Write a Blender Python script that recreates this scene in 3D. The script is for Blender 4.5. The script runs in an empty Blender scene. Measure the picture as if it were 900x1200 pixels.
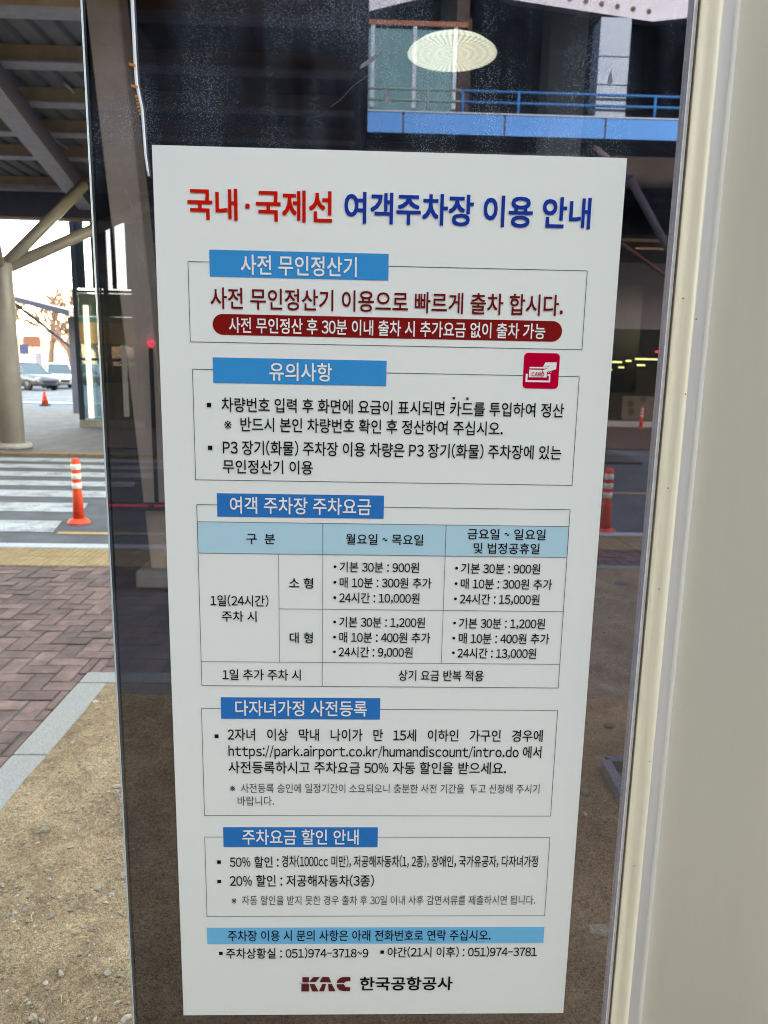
import bpy, bmesh, math, random
from mathutils import Vector, Matrix

scene = bpy.context.scene
COL = scene.collection
R = math.radians

# ------------------------------------------------------------------ camera, sky, sun, exposure
cam_d = bpy.data.cameras.new("camera")
cam = bpy.data.objects.new("camera", cam_d)
COL.objects.link(cam)
scene.camera = cam
YAW, PITCH, ROLL = 0.02989, 0.18722, 0.01933
fw = Vector((math.sin(YAW) * math.cos(PITCH), math.cos(YAW) * math.cos(PITCH), -math.sin(PITCH)))
rt = Vector((math.cos(YAW), -math.sin(YAW), 0))
up = rt.cross(fw)
rt2 = rt * math.cos(ROLL) + up * math.sin(ROLL)
up2 = -rt * math.sin(ROLL) + up * math.cos(ROLL)
m = Matrix((rt2, up2, -fw)).transposed().to_4x4()
m.translation = Vector((0, 0, 1.5))
cam.matrix_world = m
cam_d.sensor_fit = 'AUTO'
cam_d.sensor_width = 36
cam_d.lens = 36 * 870 / 1200
cam_d.clip_start = 0.02
cam_d.clip_end = 3000
cam_d.dof.use_dof = True
cam_d.dof.focus_distance = 1.04
cam_d.dof.aperture_fstop = 9.5

SUN_ELEV = R(18)
world = bpy.data.worlds.new("World")
scene.world = world
world.use_nodes = True
wn = world.node_tree.nodes
bg = wn["Background"]
sky = wn.new("ShaderNodeTexSky")
sky.sky_type = 'NISHITA'
sky.sun_disc = False
sky.sun_elevation = SUN_ELEV
sky.sun_rotation = R(180)
sky.air_density = 1.0
sky.dust_density = 1.1
sky.ozone_density = 1.0
world.node_tree.links.new(sky.outputs[0], bg.inputs[0])
bg.inputs[1].default_value = 0.13

sun_d = bpy.data.lights.new("sun", 'SUN')
sun_d.energy = 2.2
sun_d.angle = R(0.5)
sun_d.color = (1.0, 0.9, 0.76)
sun = bpy.data.objects.new("sun", sun_d)
sun.rotation_euler = (R(90) - SUN_ELEV, 0, 0)
sun.location = (0, -30, 30)
COL.objects.link(sun)

scene.view_settings.view_transform = 'Standard'
scene.view_settings.look = 'None'
scene.view_settings.exposure = 4.45
scene.view_settings.use_white_balance = True
scene.view_settings.white_balance_temperature = 10000
scene.view_settings.white_balance_tint = 10
scene.view_settings.gamma = 1
scene.view_settings.use_curve_mapping = False
scene.render.engine = 'CYCLES'
cy = scene.cycles
cy.use_denoising = True
cy.filter_width = 1.05
cy.max_bounces = 10
cy.diffuse_bounces = 4
cy.glossy_bounces = 4
cy.transparent_max_bounces = 24
cy.caustics_reflective = False
cy.caustics_refractive = False
cy.sample_clamp_indirect = 6

# ------------------------------------------------------------------ helpers
def srgb(r, g, b):
    f = lambda c: c / 12.92 if c <= 0.04045 else ((c + 0.055) / 1.055) ** 2.4
    return tuple(f(c / 255) for c in (r, g, b)) + (1,)

def mat(name, base, rough=0.7, metal=0.0, var=0.0, scale=8.0, bump=0.0, bscale=60.0, island=0.0, spec=0.4,
        emit=None, estr=0.0, col2=None, detail=6.0, coat=0.0, stretch=None):
    """Principled material: base colour varied by noise (and per loose piece), with a noise bump."""
    mt = bpy.data.materials.new(name)
    mt.use_nodes = True
    nt = mt.node_tree
    p = nt.nodes["Principled BSDF"]
    base = tuple(base)[:3] + (1,)
    p.inputs["Base Color"].default_value = base
    p.inputs["Roughness"].default_value = rough
    p.inputs["Metallic"].default_value = metal
    p.inputs["Specular IOR Level"].default_value = spec
    p.inputs["Coat Weight"].default_value = coat
    if emit:
        p.inputs["Emission Color"].default_value = tuple(emit)[:3] + (1,)
        p.inputs["Emission Strength"].default_value = estr
    tc = nt.nodes.new("ShaderNodeTexCoord")
    src = None
    if var or col2:
        n = nt.nodes.new("ShaderNodeTexNoise")
        n.inputs["Scale"].default_value = scale
        n.inputs["Detail"].default_value = detail
        n.inputs["Roughness"].default_value = 0.65
        if stretch:
            mp = nt.nodes.new("ShaderNodeMapping")
            mp.inputs["Scale"].default_value = (1, 1, stretch)
            nt.links.new(tc.outputs["Object"], mp.inputs["Vector"])
            nt.links.new(mp.outputs["Vector"], n.inputs["Vector"])
        else:
            nt.links.new(tc.outputs["Object"], n.inputs["Vector"])
        cr = nt.nodes.new("ShaderNodeValToRGB")
        cr.color_ramp.elements[0].position = 0.32
        cr.color_ramp.elements[1].position = 0.68
        a = tuple(c * (1 - var) for c in base[:3]) + (1,)
        b = tuple(col2)[:3] + (1,) if col2 else tuple(min(1, c * (1 + var)) for c in base[:3]) + (1,)
        cr.color_ramp.elements[0].color = a
        cr.color_ramp.elements[1].color = b
        nt.links.new(n.outputs["Fac"], cr.inputs["Fac"])
        src = cr.outputs["Color"]
    if island:
        g = nt.nodes.new("ShaderNodeNewGeometry")
        mr = nt.nodes.new("ShaderNodeMapRange")
        mr.inputs["To Min"].default_value = 1 - island
        mr.inputs["To Max"].default_value = 1 + island
        nt.links.new(g.outputs["Random Per Island"], mr.inputs["Value"])
        mx = nt.nodes.new("ShaderNodeMix")
        mx.data_type = 'RGBA'
        mx.blend_type = 'MULTIPLY'
        mx.inputs["Factor"].default_value = 1
        if src is None:
            mx.inputs[6].default_value = base
        else:
            nt.links.new(src, mx.inputs[6])
        nt.links.new(mr.outputs["Result"], mx.inputs[7])
        src = mx.outputs[2]
    if src is not None:
        nt.links.new(src, p.inputs["Base Color"])
    if bump:
        n2 = nt.nodes.new("ShaderNodeTexNoise")
        n2.inputs["Scale"].default_value = bscale
        n2.inputs["Detail"].default_value = 5
        nt.links.new(tc.outputs["Object"], n2.inputs["Vector"])
        bp = nt.nodes.new("ShaderNodeBump")
        bp.inputs["Strength"].default_value = bump
        bp.inputs["Distance"].default_value = 0.01
        nt.links.new(n2.outputs["Fac"], bp.inputs["Height"])
        nt.links.new(bp.outputs["Normal"], p.inputs["Normal"])
    return mt

def wpos(o):
    v = Vector((0, 0, 0))
    while o is not None:
        v += o.location
        o = o.parent
    return v

class MB:
    """Collects shapes in world coordinates; build() links them as ONE mesh object."""
    def __init__(self):
        self.bm = bmesh.new()
        self.mi = 0
    def face(self, pts):
        f = self.bm.faces.new([self.bm.verts.new(p) for p in pts])
        f.material_index = self.mi
        return f
    def hexa(self, P, bevel=0.0, seg=1):
        bm = bmesh.new() if bevel else self.bm
        v = [bm.verts.new(p) for p in P]
        fs = []
        for idx in ((3, 2, 1, 0), (4, 5, 6, 7), (0, 1, 5, 4), (1, 2, 6, 5), (2, 3, 7, 6), (3, 0, 4, 7)):
            f = bm.faces.new([v[i] for i in idx])
            f.material_index = self.mi
            fs.append(f)
        if bevel:
            es = list({e for f in fs for e in f.edges})
            bmesh.ops.bevel(bm, geom=es, offset=bevel, segments=seg, affect='EDGES', profile=0.6)
            mp = {q: self.bm.verts.new(q.co) for q in bm.verts}
            for f in bm.faces:
                self.bm.faces.new([mp[q] for q in f.verts]).material_index = self.mi
            bm.free()
    def box(self, x0, x1, y0, y1, z0, z1, bevel=0.0, seg=1):
        self.hexa([(x0, y0, z0), (x1, y0, z0), (x1, y1, z0), (x0, y1, z0),
                   (x0, y0, z1), (x1, y0, z1), (x1, y1, z1), (x0, y1, z1)], bevel, seg)
    def bar(self, a, b, w, h, upv=(0, 0, 1), bevel=0.0):
        a, b = Vector(a), Vector(b)
        d = (b - a).normalized()
        s = d.cross(Vector(upv)).normalized()
        u = s.cross(d)
        s, u = s * w / 2, u * h / 2
        self.hexa([a - s - u, a + s - u, b + s - u, b - s - u, a - s + u, a + s + u, b + s + u, b - s + u], bevel)
    def tube(self, pts, r, seg=10, r1=None, caps=True):
        pts = [Vector(p) for p in pts]
        n = len(pts)
        rings = []
        for i, p in enumerate(pts):
            d = (pts[min(i + 1, n - 1)] - pts[max(i - 1, 0)]).normalized()
            ref = Vector((0, 0, 1)) if abs(d.z) < 0.9 else Vector((0, 1, 0))
            s = d.cross(ref).normalized()
            u = s.cross(d)
            rr = r if r1 is None else r + (r1 - r) * i / (n - 1)
            rings.append([self.bm.verts.new(p + s * rr * math.cos(2 * math.pi * k / seg) + u * rr * math.sin(2 * math.pi * k / seg)) for k in range(seg)])
        for a, b in zip(rings, rings[1:]):
            for k in range(seg):
                f = self.bm.faces.new([a[k], a[(k + 1) % seg], b[(k + 1) % seg], b[k]])
                f.material_index = self.mi
                f.smooth = True
        if caps:
            for rg in (rings[0][::-1], rings[-1]):
                f = self.bm.faces.new(rg)
                f.material_index = self.mi
    def lathe(self, prof, c=(0, 0, 0), seg=24, axis='z'):
        rings = []
        for r, h in prof:
            ring = []
            for k in range(seg):
                a = 2 * math.pi * k / seg
                x, y = r * math.cos(a), r * math.sin(a)
                p = (x, y, h) if axis == 'z' else (x, h, y)
                ring.append(self.bm.verts.new((c[0] + p[0], c[1] + p[1], c[2] + p[2])))
            rings.append(ring)
        for a, b in zip(rings, rings[1:]):
            for k in range(seg):
                f = self.bm.faces.new([a[k], a[(k + 1) % seg], b[(k + 1) % seg], b[k]])
                f.material_index = self.mi
                f.smooth = True
        for rg in (rings[0][::-1], rings[-1]):
            f = self.bm.faces.new(rg)
            f.material_index = self.mi
    def prism_xz(self, pts, y0, y1):
        """Polygon in the x-z plane given thickness along y."""
        a = [self.bm.verts.new((x, y0, z)) for x, z in pts]
        b = [self.bm.verts.new((x, y1, z)) for x, z in pts]
        n = len(pts)
        fs = [self.bm.faces.new(a), self.bm.faces.new(b[::-1])]
        fs += [self.bm.faces.new([a[i], b[i], b[(i + 1) % n], a[(i + 1) % n]]) for i in range(n)]
        for f in fs:
            f.material_index = self.mi
    def loft(self, rings, smooth=False, caps=True, closed=True):
        vs = [[self.bm.verts.new(p) for p in r] for r in rings]
        n = len(vs[0])
        for a, b in zip(vs, vs[1:]):
            for k in range(n if closed else n - 1):
                f = self.bm.faces.new([a[k], a[(k + 1) % n], b[(k + 1) % n], b[k]])
                f.material_index = self.mi
                f.smooth = smooth
        if caps:
            for r in (vs[0][::-1], vs[-1]):
                f = self.bm.faces.new(r)
                f.material_index = self.mi
    def build(self, name, mats, parent=None, loc=None, normals=True):
        if not isinstance(mats, (list, tuple)):
            mats = [mats]
        me = bpy.data.meshes.new(name)
        if normals:
            bmesh.ops.recalc_face_normals(self.bm, faces=self.bm.faces[:])
        off = wpos(parent) if parent is not None else Vector(loc or (0, 0, 0))
        bmesh.ops.translate(self.bm, verts=self.bm.verts[:], vec=-off)
        self.bm.to_mesh(me)
        self.bm.free()
        for mt in mats:
            me.materials.append(mt)
        o = bpy.data.objects.new(name, me)
        COL.objects.link(o)
        if parent is not None:
            o.parent = parent
        else:
            o.location = off
        return o

def tag(o, label=None, cat=None, group=None, kind=None):
    if label: o["label"] = label
    if cat: o["category"] = cat
    if group: o["group"] = group
    if kind: o["kind"] = kind
    return o

def thing(name, label, cat, loc=(0, 0, 0), group=None):
    o = bpy.data.objects.new(name, None)
    o.empty_display_size = 0.2
    COL.objects.link(o)
    o.location = loc
    return tag(o, label, cat, group)

def copy_tree(o, parent=None):
    c = o.copy()
    COL.objects.link(c)
    if parent is not None:
        c.parent = parent
    for ch in list(o.children):
        copy_tree(ch, c)
    return c

random.seed(11)
# ------------------------------------------------------------------ materials
M = {}
M['ground'] = mat('asphalt_lot', (0.10, 0.105, 0.115), 0.9, var=0.25, scale=1.5, bump=0.4, bscale=90)
M['road'] = mat('asphalt_road', (0.065, 0.066, 0.072), 0.9, var=0.3, scale=3, bump=0.6, bscale=140)
M['paint'] = mat('road_paint_white', (0.42, 0.42, 0.425), 0.75, var=0.28, scale=7, bump=0.3, bscale=120)
M['yellow'] = mat('road_paint_yellow', (0.60, 0.34, 0.07), 0.75, var=0.2, scale=7, bump=0.3, bscale=120)
M['brick'] = mat('paving_brick', (0.106, 0.056, 0.046), 0.85, var=0.42, scale=9, bump=0.6, bscale=130, island=0.34, detail=9.0)
M['joint'] = mat('paving_joint_sand', (0.05, 0.043, 0.038), 0.95, var=0.35, scale=30, bump=0.5)
M['tactile'] = mat('tactile_block', (0.25, 0.158, 0.072), 0.85, var=0.22, scale=9, bump=0.4, bscale=120, island=0.12)
M['plaza'] = mat('plaza_paving', (0.12, 0.092, 0.09), 0.85, var=0.2, scale=5, bump=0.3, island=0.15)
M['granite'] = mat('granite_kerb', (0.13, 0.115, 0.10), 0.8, col2=(0.27, 0.245, 0.215), scale=230, detail=3.0, bump=0.35, bscale=160)
M['kerb'] = mat('kerb_concrete', (0.34, 0.34, 0.345), 0.8, var=0.15, scale=20, bump=0.3)
M['pebble'] = mat('pebble_stone', (0.235, 0.185, 0.135), 0.85, var=0.3, scale=50, bump=0.4, bscale=200, island=0.42)
M['paper'] = mat('poster_paper', (0.90, 0.89, 0.865), 0.42, var=0.015, scale=3, spec=0.2)
def ink(name, c): return mat(name, c, 0.6, spec=0.0)
M['i_black'] = ink('ink_black', (0.012, 0.012, 0.014))
M['i_grey'] = ink('ink_grey', (0.06, 0.06, 0.065))
M['i_red'] = ink('ink_red', (0.72, 0.014, 0.008))
M['i_navy'] = ink('ink_navy', (0.002, 0.045, 0.34))
M['i_maroon'] = ink('ink_maroon', (0.20, 0.012, 0.012))
M['i_white'] = ink('ink_white', (0.90, 0.89, 0.87))
M['i_blue'] = ink('ink_blue', (0.0, 0.30, 0.68))
M['i_deep'] = ink('ink_deep_blue', (0.0, 0.19, 0.55))
M['i_pill'] = ink('ink_dark_red', (0.29, 0.012, 0.012))
M['i_pale'] = ink('ink_pale_blue', (0.47, 0.71, 0.83))
M['i_sky'] = ink('ink_sky_blue', (0.14, 0.53, 0.83))
M['i_icon'] = ink('ink_crimson', (0.66, 0.002, 0.04))
M['i_line'] = ink('ink_line', (0.05, 0.055, 0.06))
M['cream'] = mat('cream_paint', (0.86, 0.755, 0.59), 0.38, var=0.13, scale=55, stretch=0.03, bump=0.06, bscale=40)
M['pale'] = mat('pale_paint', (0.85, 0.82, 0.81), 0.4, var=0.08, scale=60, stretch=0.03, bump=0.05, bscale=40)
M['panel'] = mat('panel_paint', (0.60, 0.55, 0.46), 0.33, var=0.05, scale=7, stretch=0.12, bump=0.04, bscale=30)
M['gasket'] = mat('grey_gasket', (0.55, 0.53, 0.55), 0.6, var=0.15, scale=40)
M['dark'] = mat('dark_gap', (0.015, 0.014, 0.017), 0.8)
M['edge'] = mat('polished_edge', (0.36, 0.42, 0.46), 0.22, spec=0.8)
M['cable'] = mat('white_cable', (0.74, 0.74, 0.80), 0.4)
M['tie'] = mat('orange_tie', (0.65, 0.25, 0.08), 0.6)
M['deck'] = mat('roof_deck_metal', (0.20, 0.205, 0.215), 0.6, metal=0.0, var=0.15, scale=3)
M['steel'] = mat('steel_grey_paint', (0.40, 0.38, 0.40), 0.5, var=0.12, scale=5)
M['steel_warm'] = mat('steel_warm_light', (0.42, 0.29, 0.20), 0.55, var=0.15, scale=3)  # tan stands in for warm sun bounce on the beam faces
M['steel_blue'] = mat('gutter_paint', (0.10, 0.105, 0.15), 0.5, var=0.1, scale=4)
M['column'] = mat('column_paint', (0.31, 0.275, 0.255), 0.35, var=0.1, scale=4)
M['concrete'] = mat('concrete', (0.33, 0.31, 0.29), 0.85, var=0.2, scale=6, bump=0.3)
M['facade'] = mat('facade_blue_panel', (0.022, 0.105, 0.30), 0.9, spec=0.0, var=0.06, scale=3)
M['facade_white'] = mat('facade_white_panel', (0.10, 0.16, 0.24), 0.9, spec=0.0, var=0.06, scale=3)
M['girder'] = mat('girder_white', (0.15, 0.20, 0.29), 0.9, spec=0.0, var=0.06, scale=3)
M['rail_blue'] = mat('railing_blue', (0.004, 0.058, 0.19), 0.7, spec=0.05)
M['rail_pale'] = mat('railing_pale', (0.05, 0.10, 0.12), 0.7, spec=0.05)
M['teal'] = mat('teal_glazing', (0.03, 0.085, 0.12), 0.8, var=0.1, scale=1, spec=0.0)
M['lintel'] = mat('lintel_brown', (0.075, 0.042, 0.034), 0.9, var=0.15, scale=5, spec=0.0)
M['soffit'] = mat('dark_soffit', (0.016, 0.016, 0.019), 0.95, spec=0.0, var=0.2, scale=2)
M['wall_grey'] = mat('wall_grey', (0.14, 0.145, 0.19), 0.8, var=0.12, scale=3)
M['orange'] = mat('delineator_orange', (0.66, 0.055, 0.018), 0.6, var=0.25, scale=26, detail=8.0, bump=0.1)
M['reflect'] = mat('reflective_band', (0.66, 0.62, 0.56), 0.4, var=0.1, scale=30)
M['rubber'] = mat('rubber_black', (0.02, 0.02, 0.022), 0.8)
M['car_silver'] = mat('car_paint_silver', (0.095, 0.10, 0.112), 0.3, metal=0.3, coat=0.5)
M['car_white'] = mat('car_paint_white', (0.34, 0.35, 0.38), 0.3, coat=0.5)
M['car_glass'] = mat('car_window', (0.03, 0.05, 0.06), 0.08, spec=0.8)
M['rim'] = mat('wheel_rim', (0.10, 0.10, 0.11), 0.35, metal=0.6)
M['lamp_red'] = mat('tail_lamp', (0.35, 0.01, 0.01), 0.3)
M['lamp_clear'] = mat('head_lamp', (0.7, 0.7, 0.7), 0.15)
M['bark'] = mat('bark', (0.085, 0.062, 0.052), 0.9, var=0.3, scale=10)
M['twig'] = mat('twig', (0.17, 0.105, 0.088), 0.9, var=0.2, scale=2)
M['sign_orange'] = mat('sign_board_orange', (0.11, 0.038, 0.022), 0.6, var=0.1, scale=2)
M['sign_blue'] = mat('sign_board_blue', (0.014, 0.022, 0.09), 0.6)
M['far_wall'] = mat('far_building_wall', (0.22, 0.14, 0.10), 0.85, var=0.2, scale=0.4)
M['far_window'] = mat('far_window', (0.05, 0.06, 0.08), 0.2)
M['tower_frame'] = mat('tower_frame', (0.035, 0.05, 0.075), 0.45)
M['olive'] = mat('tower_landing_olive', (0.36, 0.34, 0.21), 0.7, var=0.15, scale=3)
M['tan'] = mat('tower_landing_tan', (0.58, 0.40, 0.22), 0.7, var=0.15, scale=3)
M['teal_strip'] = mat('tower_teal_strip', (0.10, 0.30, 0.28), 0.5)
M['tube_lit'] = mat('lit_tube', (0.8, 0.85, 0.8), 0.5, emit=(0.82, 1.0, 0.92), estr=0.05)
M['back_wall'] = mat('back_wall_panel', (0.105, 0.085, 0.075), 0.8, var=0.2, scale=1.2)
M['back_window'] = mat('back_window', (0.02, 0.022, 0.028), 0.15)
M['brown_col'] = mat('brown_column', (0.54, 0.41, 0.36), 0.6, var=0.12, scale=6)
M['strip_green'] = mat('strip_light', (0.8, 0.9, 0.6), 0.5, emit=(0.75, 1.0, 0.45), estr=0.35)
M['red_led'] = mat('red_led', (0.5, 0.02, 0.03), 0.4, emit=(1.0, 0.02, 0.06), estr=0.035)
M['red_dot'] = mat('red_indicator', (0.5, 0.02, 0.03), 0.4, emit=(1.0, 0.02, 0.08), estr=0.7)
M['scratch'] = mat('scratch_white', (0.24, 0.24, 0.27), 0.8)
M['smear'] = mat('adhesive_residue', (0.22, 0.23, 0.26), 0.9, var=0.4, scale=300)
M['straw'] = mat('dry_straw', (0.42, 0.33, 0.17), 0.9)
M['drain'] = mat('drain_steel', (0.12, 0.13, 0.17), 0.5, metal=0.4)

def worn_paint(name, paint, under):
    mt = mat(name, paint, 0.8, var=0.16, scale=5, bump=0.5, bscale=140)
    nt = mt.node_tree
    N, Lk = nt.nodes, nt.links
    p = N["Principled BSDF"]
    src = p.inputs["Base Color"].links[0].from_socket
    tc = N.new("ShaderNodeTexCoord")
    mask = None
    for sc, lo, hi in ((3.5, 0.34, 0.52), (60.0, 0.39, 0.50)):
        n = N.new("ShaderNodeTexNoise")
        n.inputs["Scale"].default_value = sc
        n.inputs["Detail"].default_value = 9
        n.inputs["Roughness"].default_value = 0.75
        Lk.new(tc.outputs["Object"], n.inputs["Vector"])
        r = N.new("ShaderNodeMapRange")
        r.inputs["From Min"].default_value = lo
        r.inputs["From Max"].default_value = hi
        Lk.new(n.outputs["Fac"], r.inputs["Value"])
        if mask is None: mask = r.outputs[0]
        else:
            mu = N.new("ShaderNodeMath")
            mu.operation = 'MULTIPLY'
            Lk.new(mask, mu.inputs[0])
            Lk.new(r.outputs[0], mu.inputs[1])
            mask = mu.outputs[0]
    mx = N.new("ShaderNodeMix")
    mx.data_type = 'RGBA'
    mx.inputs[6].default_value = tuple(under) + (1,)
    Lk.new(mask, mx.inputs["Factor"])
    Lk.new(src, mx.inputs[7])
    Lk.new(mx.outputs[2], p.inputs["Base Color"])
    return mt
M['paint'] = worn_paint('road_paint_white', (0.40, 0.40, 0.40), (0.11, 0.11, 0.115))
M['yellow'] = worn_paint('road_paint_yellow', (0.50, 0.28, 0.06), (0.11, 0.11, 0.115))

def dirt_material():
    mt = bpy.data.materials.new('bare_soil')
    mt.use_nodes = True
    nt = mt.node_tree
    N, Lk = nt.nodes, nt.links
    p = N["Principled BSDF"]
    p.inputs["Roughness"].default_value = 0.95
    p.inputs["Specular IOR Level"].default_value = 0.15
    tc = N.new("ShaderNodeTexCoord")
    def noise(s, d=8, ro=0.7):
        n = N.new("ShaderNodeTexNoise")
        n.inputs["Scale"].default_value = s
        n.inputs["Detail"].default_value = d
        n.inputs["Roughness"].default_value = ro
        Lk.new(tc.outputs["Object"], n.inputs["Vector"])
        return n
    big, mid, fine, grit = noise(2.2), noise(14, 8, 0.7), noise(90, 6, 0.8), noise(330, 3, 0.7)
    def ramp(src, p0, c0, p1, c1):
        r = N.new("ShaderNodeValToRGB")
        r.color_ramp.elements[0].position = p0
        r.color_ramp.elements[0].color = tuple(c0) + (1,)
        r.color_ramp.elements[1].position = p1
        r.color_ramp.elements[1].color = tuple(c1) + (1,)
        Lk.new(src.outputs["Fac"], r.inputs["Fac"])
        return r.outputs["Color"]
    def mul(a, b):
        x = N.new("ShaderNodeMix")
        x.data_type = 'RGBA'
        x.blend_type = 'MULTIPLY'
        x.inputs["Factor"].default_value = 1
        Lk.new(a, x.inputs[6])
        Lk.new(b, x.inputs[7])
        return x.outputs[2]
    c = ramp(big, 0.36, (0.215, 0.140, 0.085), 0.62, (0.385, 0.27, 0.165))
    c = mul(c, ramp(mid, 0.30, (0.72, 0.71, 0.70), 0.60, (1.08, 1.07, 1.05)))
    c = mul(c, ramp(fine, 0.34, (0.42, 0.40, 0.385), 0.58, (1.16, 1.14, 1.12)))
    c = mul(c, ramp(grit, 0.36, (0.36, 0.345, 0.335), 0.58, (1.34, 1.31, 1.28)))
    Lk.new(c, p.inputs["Base Color"])
    hs = N.new("ShaderNodeMath")
    hs.operation = 'ADD'
    Lk.new(fine.outputs["Fac"], hs.inputs[0])
    Lk.new(grit.outputs["Fac"], hs.inputs[1])
    bp = N.new("ShaderNodeBump")
    bp.inputs["Strength"].default_value = 0.8
    bp.inputs["Distance"].default_value = 0.008
    Lk.new(hs.outputs[0], bp.inputs["Height"])
    Lk.new(bp.outputs["Normal"], p.inputs["Normal"])
    return mt
M['dirt'] = dirt_material()

TINT_GAIN = 2.6
def glass_material(name, tint, refl, dust):
    """Tinted clear sheet: dims what lies behind, mirrors a little of what lies in front, with dust specks on its face."""
    mt = bpy.data.materials.new(name)
    mt.use_nodes = True
    nt = mt.node_tree
    N, Lk = nt.nodes, nt.links
    N.remove(N["Principled BSDF"])
    out = N["Material Output"]
    tr = N.new("ShaderNodeBsdfTransparent")
    tr.inputs["Color"].default_value = tuple(tint) + (1,)
    last = tr.outputs[0]
    if dust:                               # brightening towards the cream post is put into the tint colour
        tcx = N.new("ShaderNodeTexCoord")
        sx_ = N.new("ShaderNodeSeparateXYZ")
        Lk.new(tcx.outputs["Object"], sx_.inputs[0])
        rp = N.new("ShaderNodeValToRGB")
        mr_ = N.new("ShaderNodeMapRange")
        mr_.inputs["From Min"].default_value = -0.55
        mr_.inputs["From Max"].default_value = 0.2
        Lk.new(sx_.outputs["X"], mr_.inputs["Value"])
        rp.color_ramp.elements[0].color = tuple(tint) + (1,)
        rp.color_ramp.elements[1].color = tuple(c * TINT_GAIN for c in tint) + (1,)
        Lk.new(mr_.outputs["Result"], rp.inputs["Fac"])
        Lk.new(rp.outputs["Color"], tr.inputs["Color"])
    if refl:
        gl = N.new("ShaderNodeBsdfGlossy")
        gl.inputs["Roughness"].default_value = 0.0
        gl.inputs["Color"].default_value = (1, 0.96, 0.97, 1)
        m1 = N.new("ShaderNodeMixShader")
        m1.inputs[0].default_value = refl
        Lk.new(last, m1.inputs[1])
        Lk.new(gl.outputs[0], m1.inputs[2])
        last = m1.outputs[0]
    if dust:
        tc = N.new("ShaderNodeTexCoord")
        def mask(sc, lo, hi, keep):
            v = N.new("ShaderNodeTexVoronoi")
            v.inputs["Scale"].default_value = sc
            Lk.new(tc.outputs["Object"], v.inputs["Vector"])
            mr = N.new("ShaderNodeMapRange")
            mr.inputs["From Min"].default_value = lo
            mr.inputs["From Max"].default_value = hi
            mr.inputs["To Min"].default_value = 1
            mr.inputs["To Max"].default_value = 0
            Lk.new(v.outputs["Distance"], mr.inputs["Value"])
            sx = N.new("ShaderNodeSeparateColor")
            Lk.new(v.outputs["Color"], sx.inputs["Color"])
            gt = N.new("ShaderNodeMath")
            gt.operation = 'GREATER_THAN'
            gt.inputs[1].default_value = keep
            Lk.new(sx.outputs[0], gt.inputs[0])
            mu = N.new("ShaderNodeMath")
            mu.operation = 'MULTIPLY'
            Lk.new(mr.outputs[0], mu.inputs[0])
            Lk.new(gt.outputs[0], mu.inputs[1])
            return mu.outputs[0]
        a = mask(560, 0.08, 0.42, 0.18)
        b = mask(130, 0.04, 0.13, 0.80)
        ad = N.new("ShaderNodeMath")
        ad.operation = 'MAXIMUM'
        Lk.new(a, ad.inputs[0])
        Lk.new(b, ad.inputs[1])
        # dust gathers in patches and towards the top of the sheet, above the poster
        nz = N.new("ShaderNodeTexNoise")
        nz.inputs["Scale"].default_value = 6
        nz.inputs["Detail"].default_value = 6
        Lk.new(tc.outputs["Object"], nz.inputs["Vector"])
        sp = N.new("ShaderNodeSeparateXYZ")
        Lk.new(tc.outputs["Object"], sp.inputs[0])
        zr = N.new("ShaderNodeMapRange")
        zr.inputs["From Min"].default_value = 1.45
        zr.inputs["From Max"].default_value = 1.85
        zr.inputs["To Min"].default_value = 0.10
        zr.inputs["To Max"].default_value = 1.0
        Lk.new(sp.outputs["Z"], zr.inputs["Value"])
        nr = N.new("ShaderNodeMapRange")
        nr.inputs["From Min"].default_value = 0.35
        nr.inputs["From Max"].default_value = 0.65
        Lk.new(nz.outputs["Fac"], nr.inputs["Value"])
        m2 = N.new("ShaderNodeMath")
        m2.operation = 'MULTIPLY'
        Lk.new(zr.outputs[0], m2.inputs[0])
        Lk.new(nr.outputs[0], m2.inputs[1])
        mpp = N.new("ShaderNodeMapping")       # wipe streaks
        mpp.inputs["Rotation"].default_value = (0, R(35), 0)
        mpp.inputs["Scale"].default_value = (26, 26, 2.2)
        Lk.new(tc.outputs["Object"], mpp.inputs["Vector"])
        sn_ = N.new("ShaderNodeTexNoise")
        sn_.inputs["Scale"].default_value = 1.0
        sn_.inputs["Detail"].default_value = 4
        Lk.new(mpp.outputs["Vector"], sn_.inputs["Vector"])
        sr = N.new("ShaderNodeMapRange")
        sr.inputs["From Min"].default_value = 0.40
        sr.inputs["From Max"].default_value = 0.70
        sr.inputs["To Min"].default_value = 0.45
        sr.inputs["To Max"].default_value = 1.6
        Lk.new(sn_.outputs["Fac"], sr.inputs["Value"])
        ms_ = N.new("ShaderNodeMath")
        ms_.operation = 'MULTIPLY'
        Lk.new(m2.outputs[0], ms_.inputs[0])
        Lk.new(sr.outputs[0], ms_.inputs[1])
        m2 = ms_
        m3 = N.new("ShaderNodeMath")
        m3.operation = 'MULTIPLY_ADD'
        m3.inputs[1].default_value = dust
        m3.inputs[2].default_value = 0.0
        m4 = N.new("ShaderNodeMath")
        m4.operation = 'MULTIPLY'
        Lk.new(ad.outputs[0], m4.inputs[0])
        Lk.new(m2.outputs[0], m4.inputs[1])
        Lk.new(m4.outputs[0], m3.inputs[0])
        fi = N.new("ShaderNodeMath")          # faint film
        fi.operation = 'MULTIPLY_ADD'
        fi.inputs[1].default_value = 0.075
        Lk.new(m2.outputs[0], fi.inputs[0])
        Lk.new(m3.outputs[0], fi.inputs[2])
        df = N.new("ShaderNodeBsdfDiffuse")
        df.inputs["Color"].default_value = (0.50, 0.60, 0.80, 1)
        ms = N.new("ShaderNodeMixShader")
        Lk.new(fi.outputs[0], ms.inputs[0])
        Lk.new(last, ms.inputs[1])
        Lk.new(df.outputs[0], ms.inputs[2])
        last = ms.outputs[0]
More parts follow.
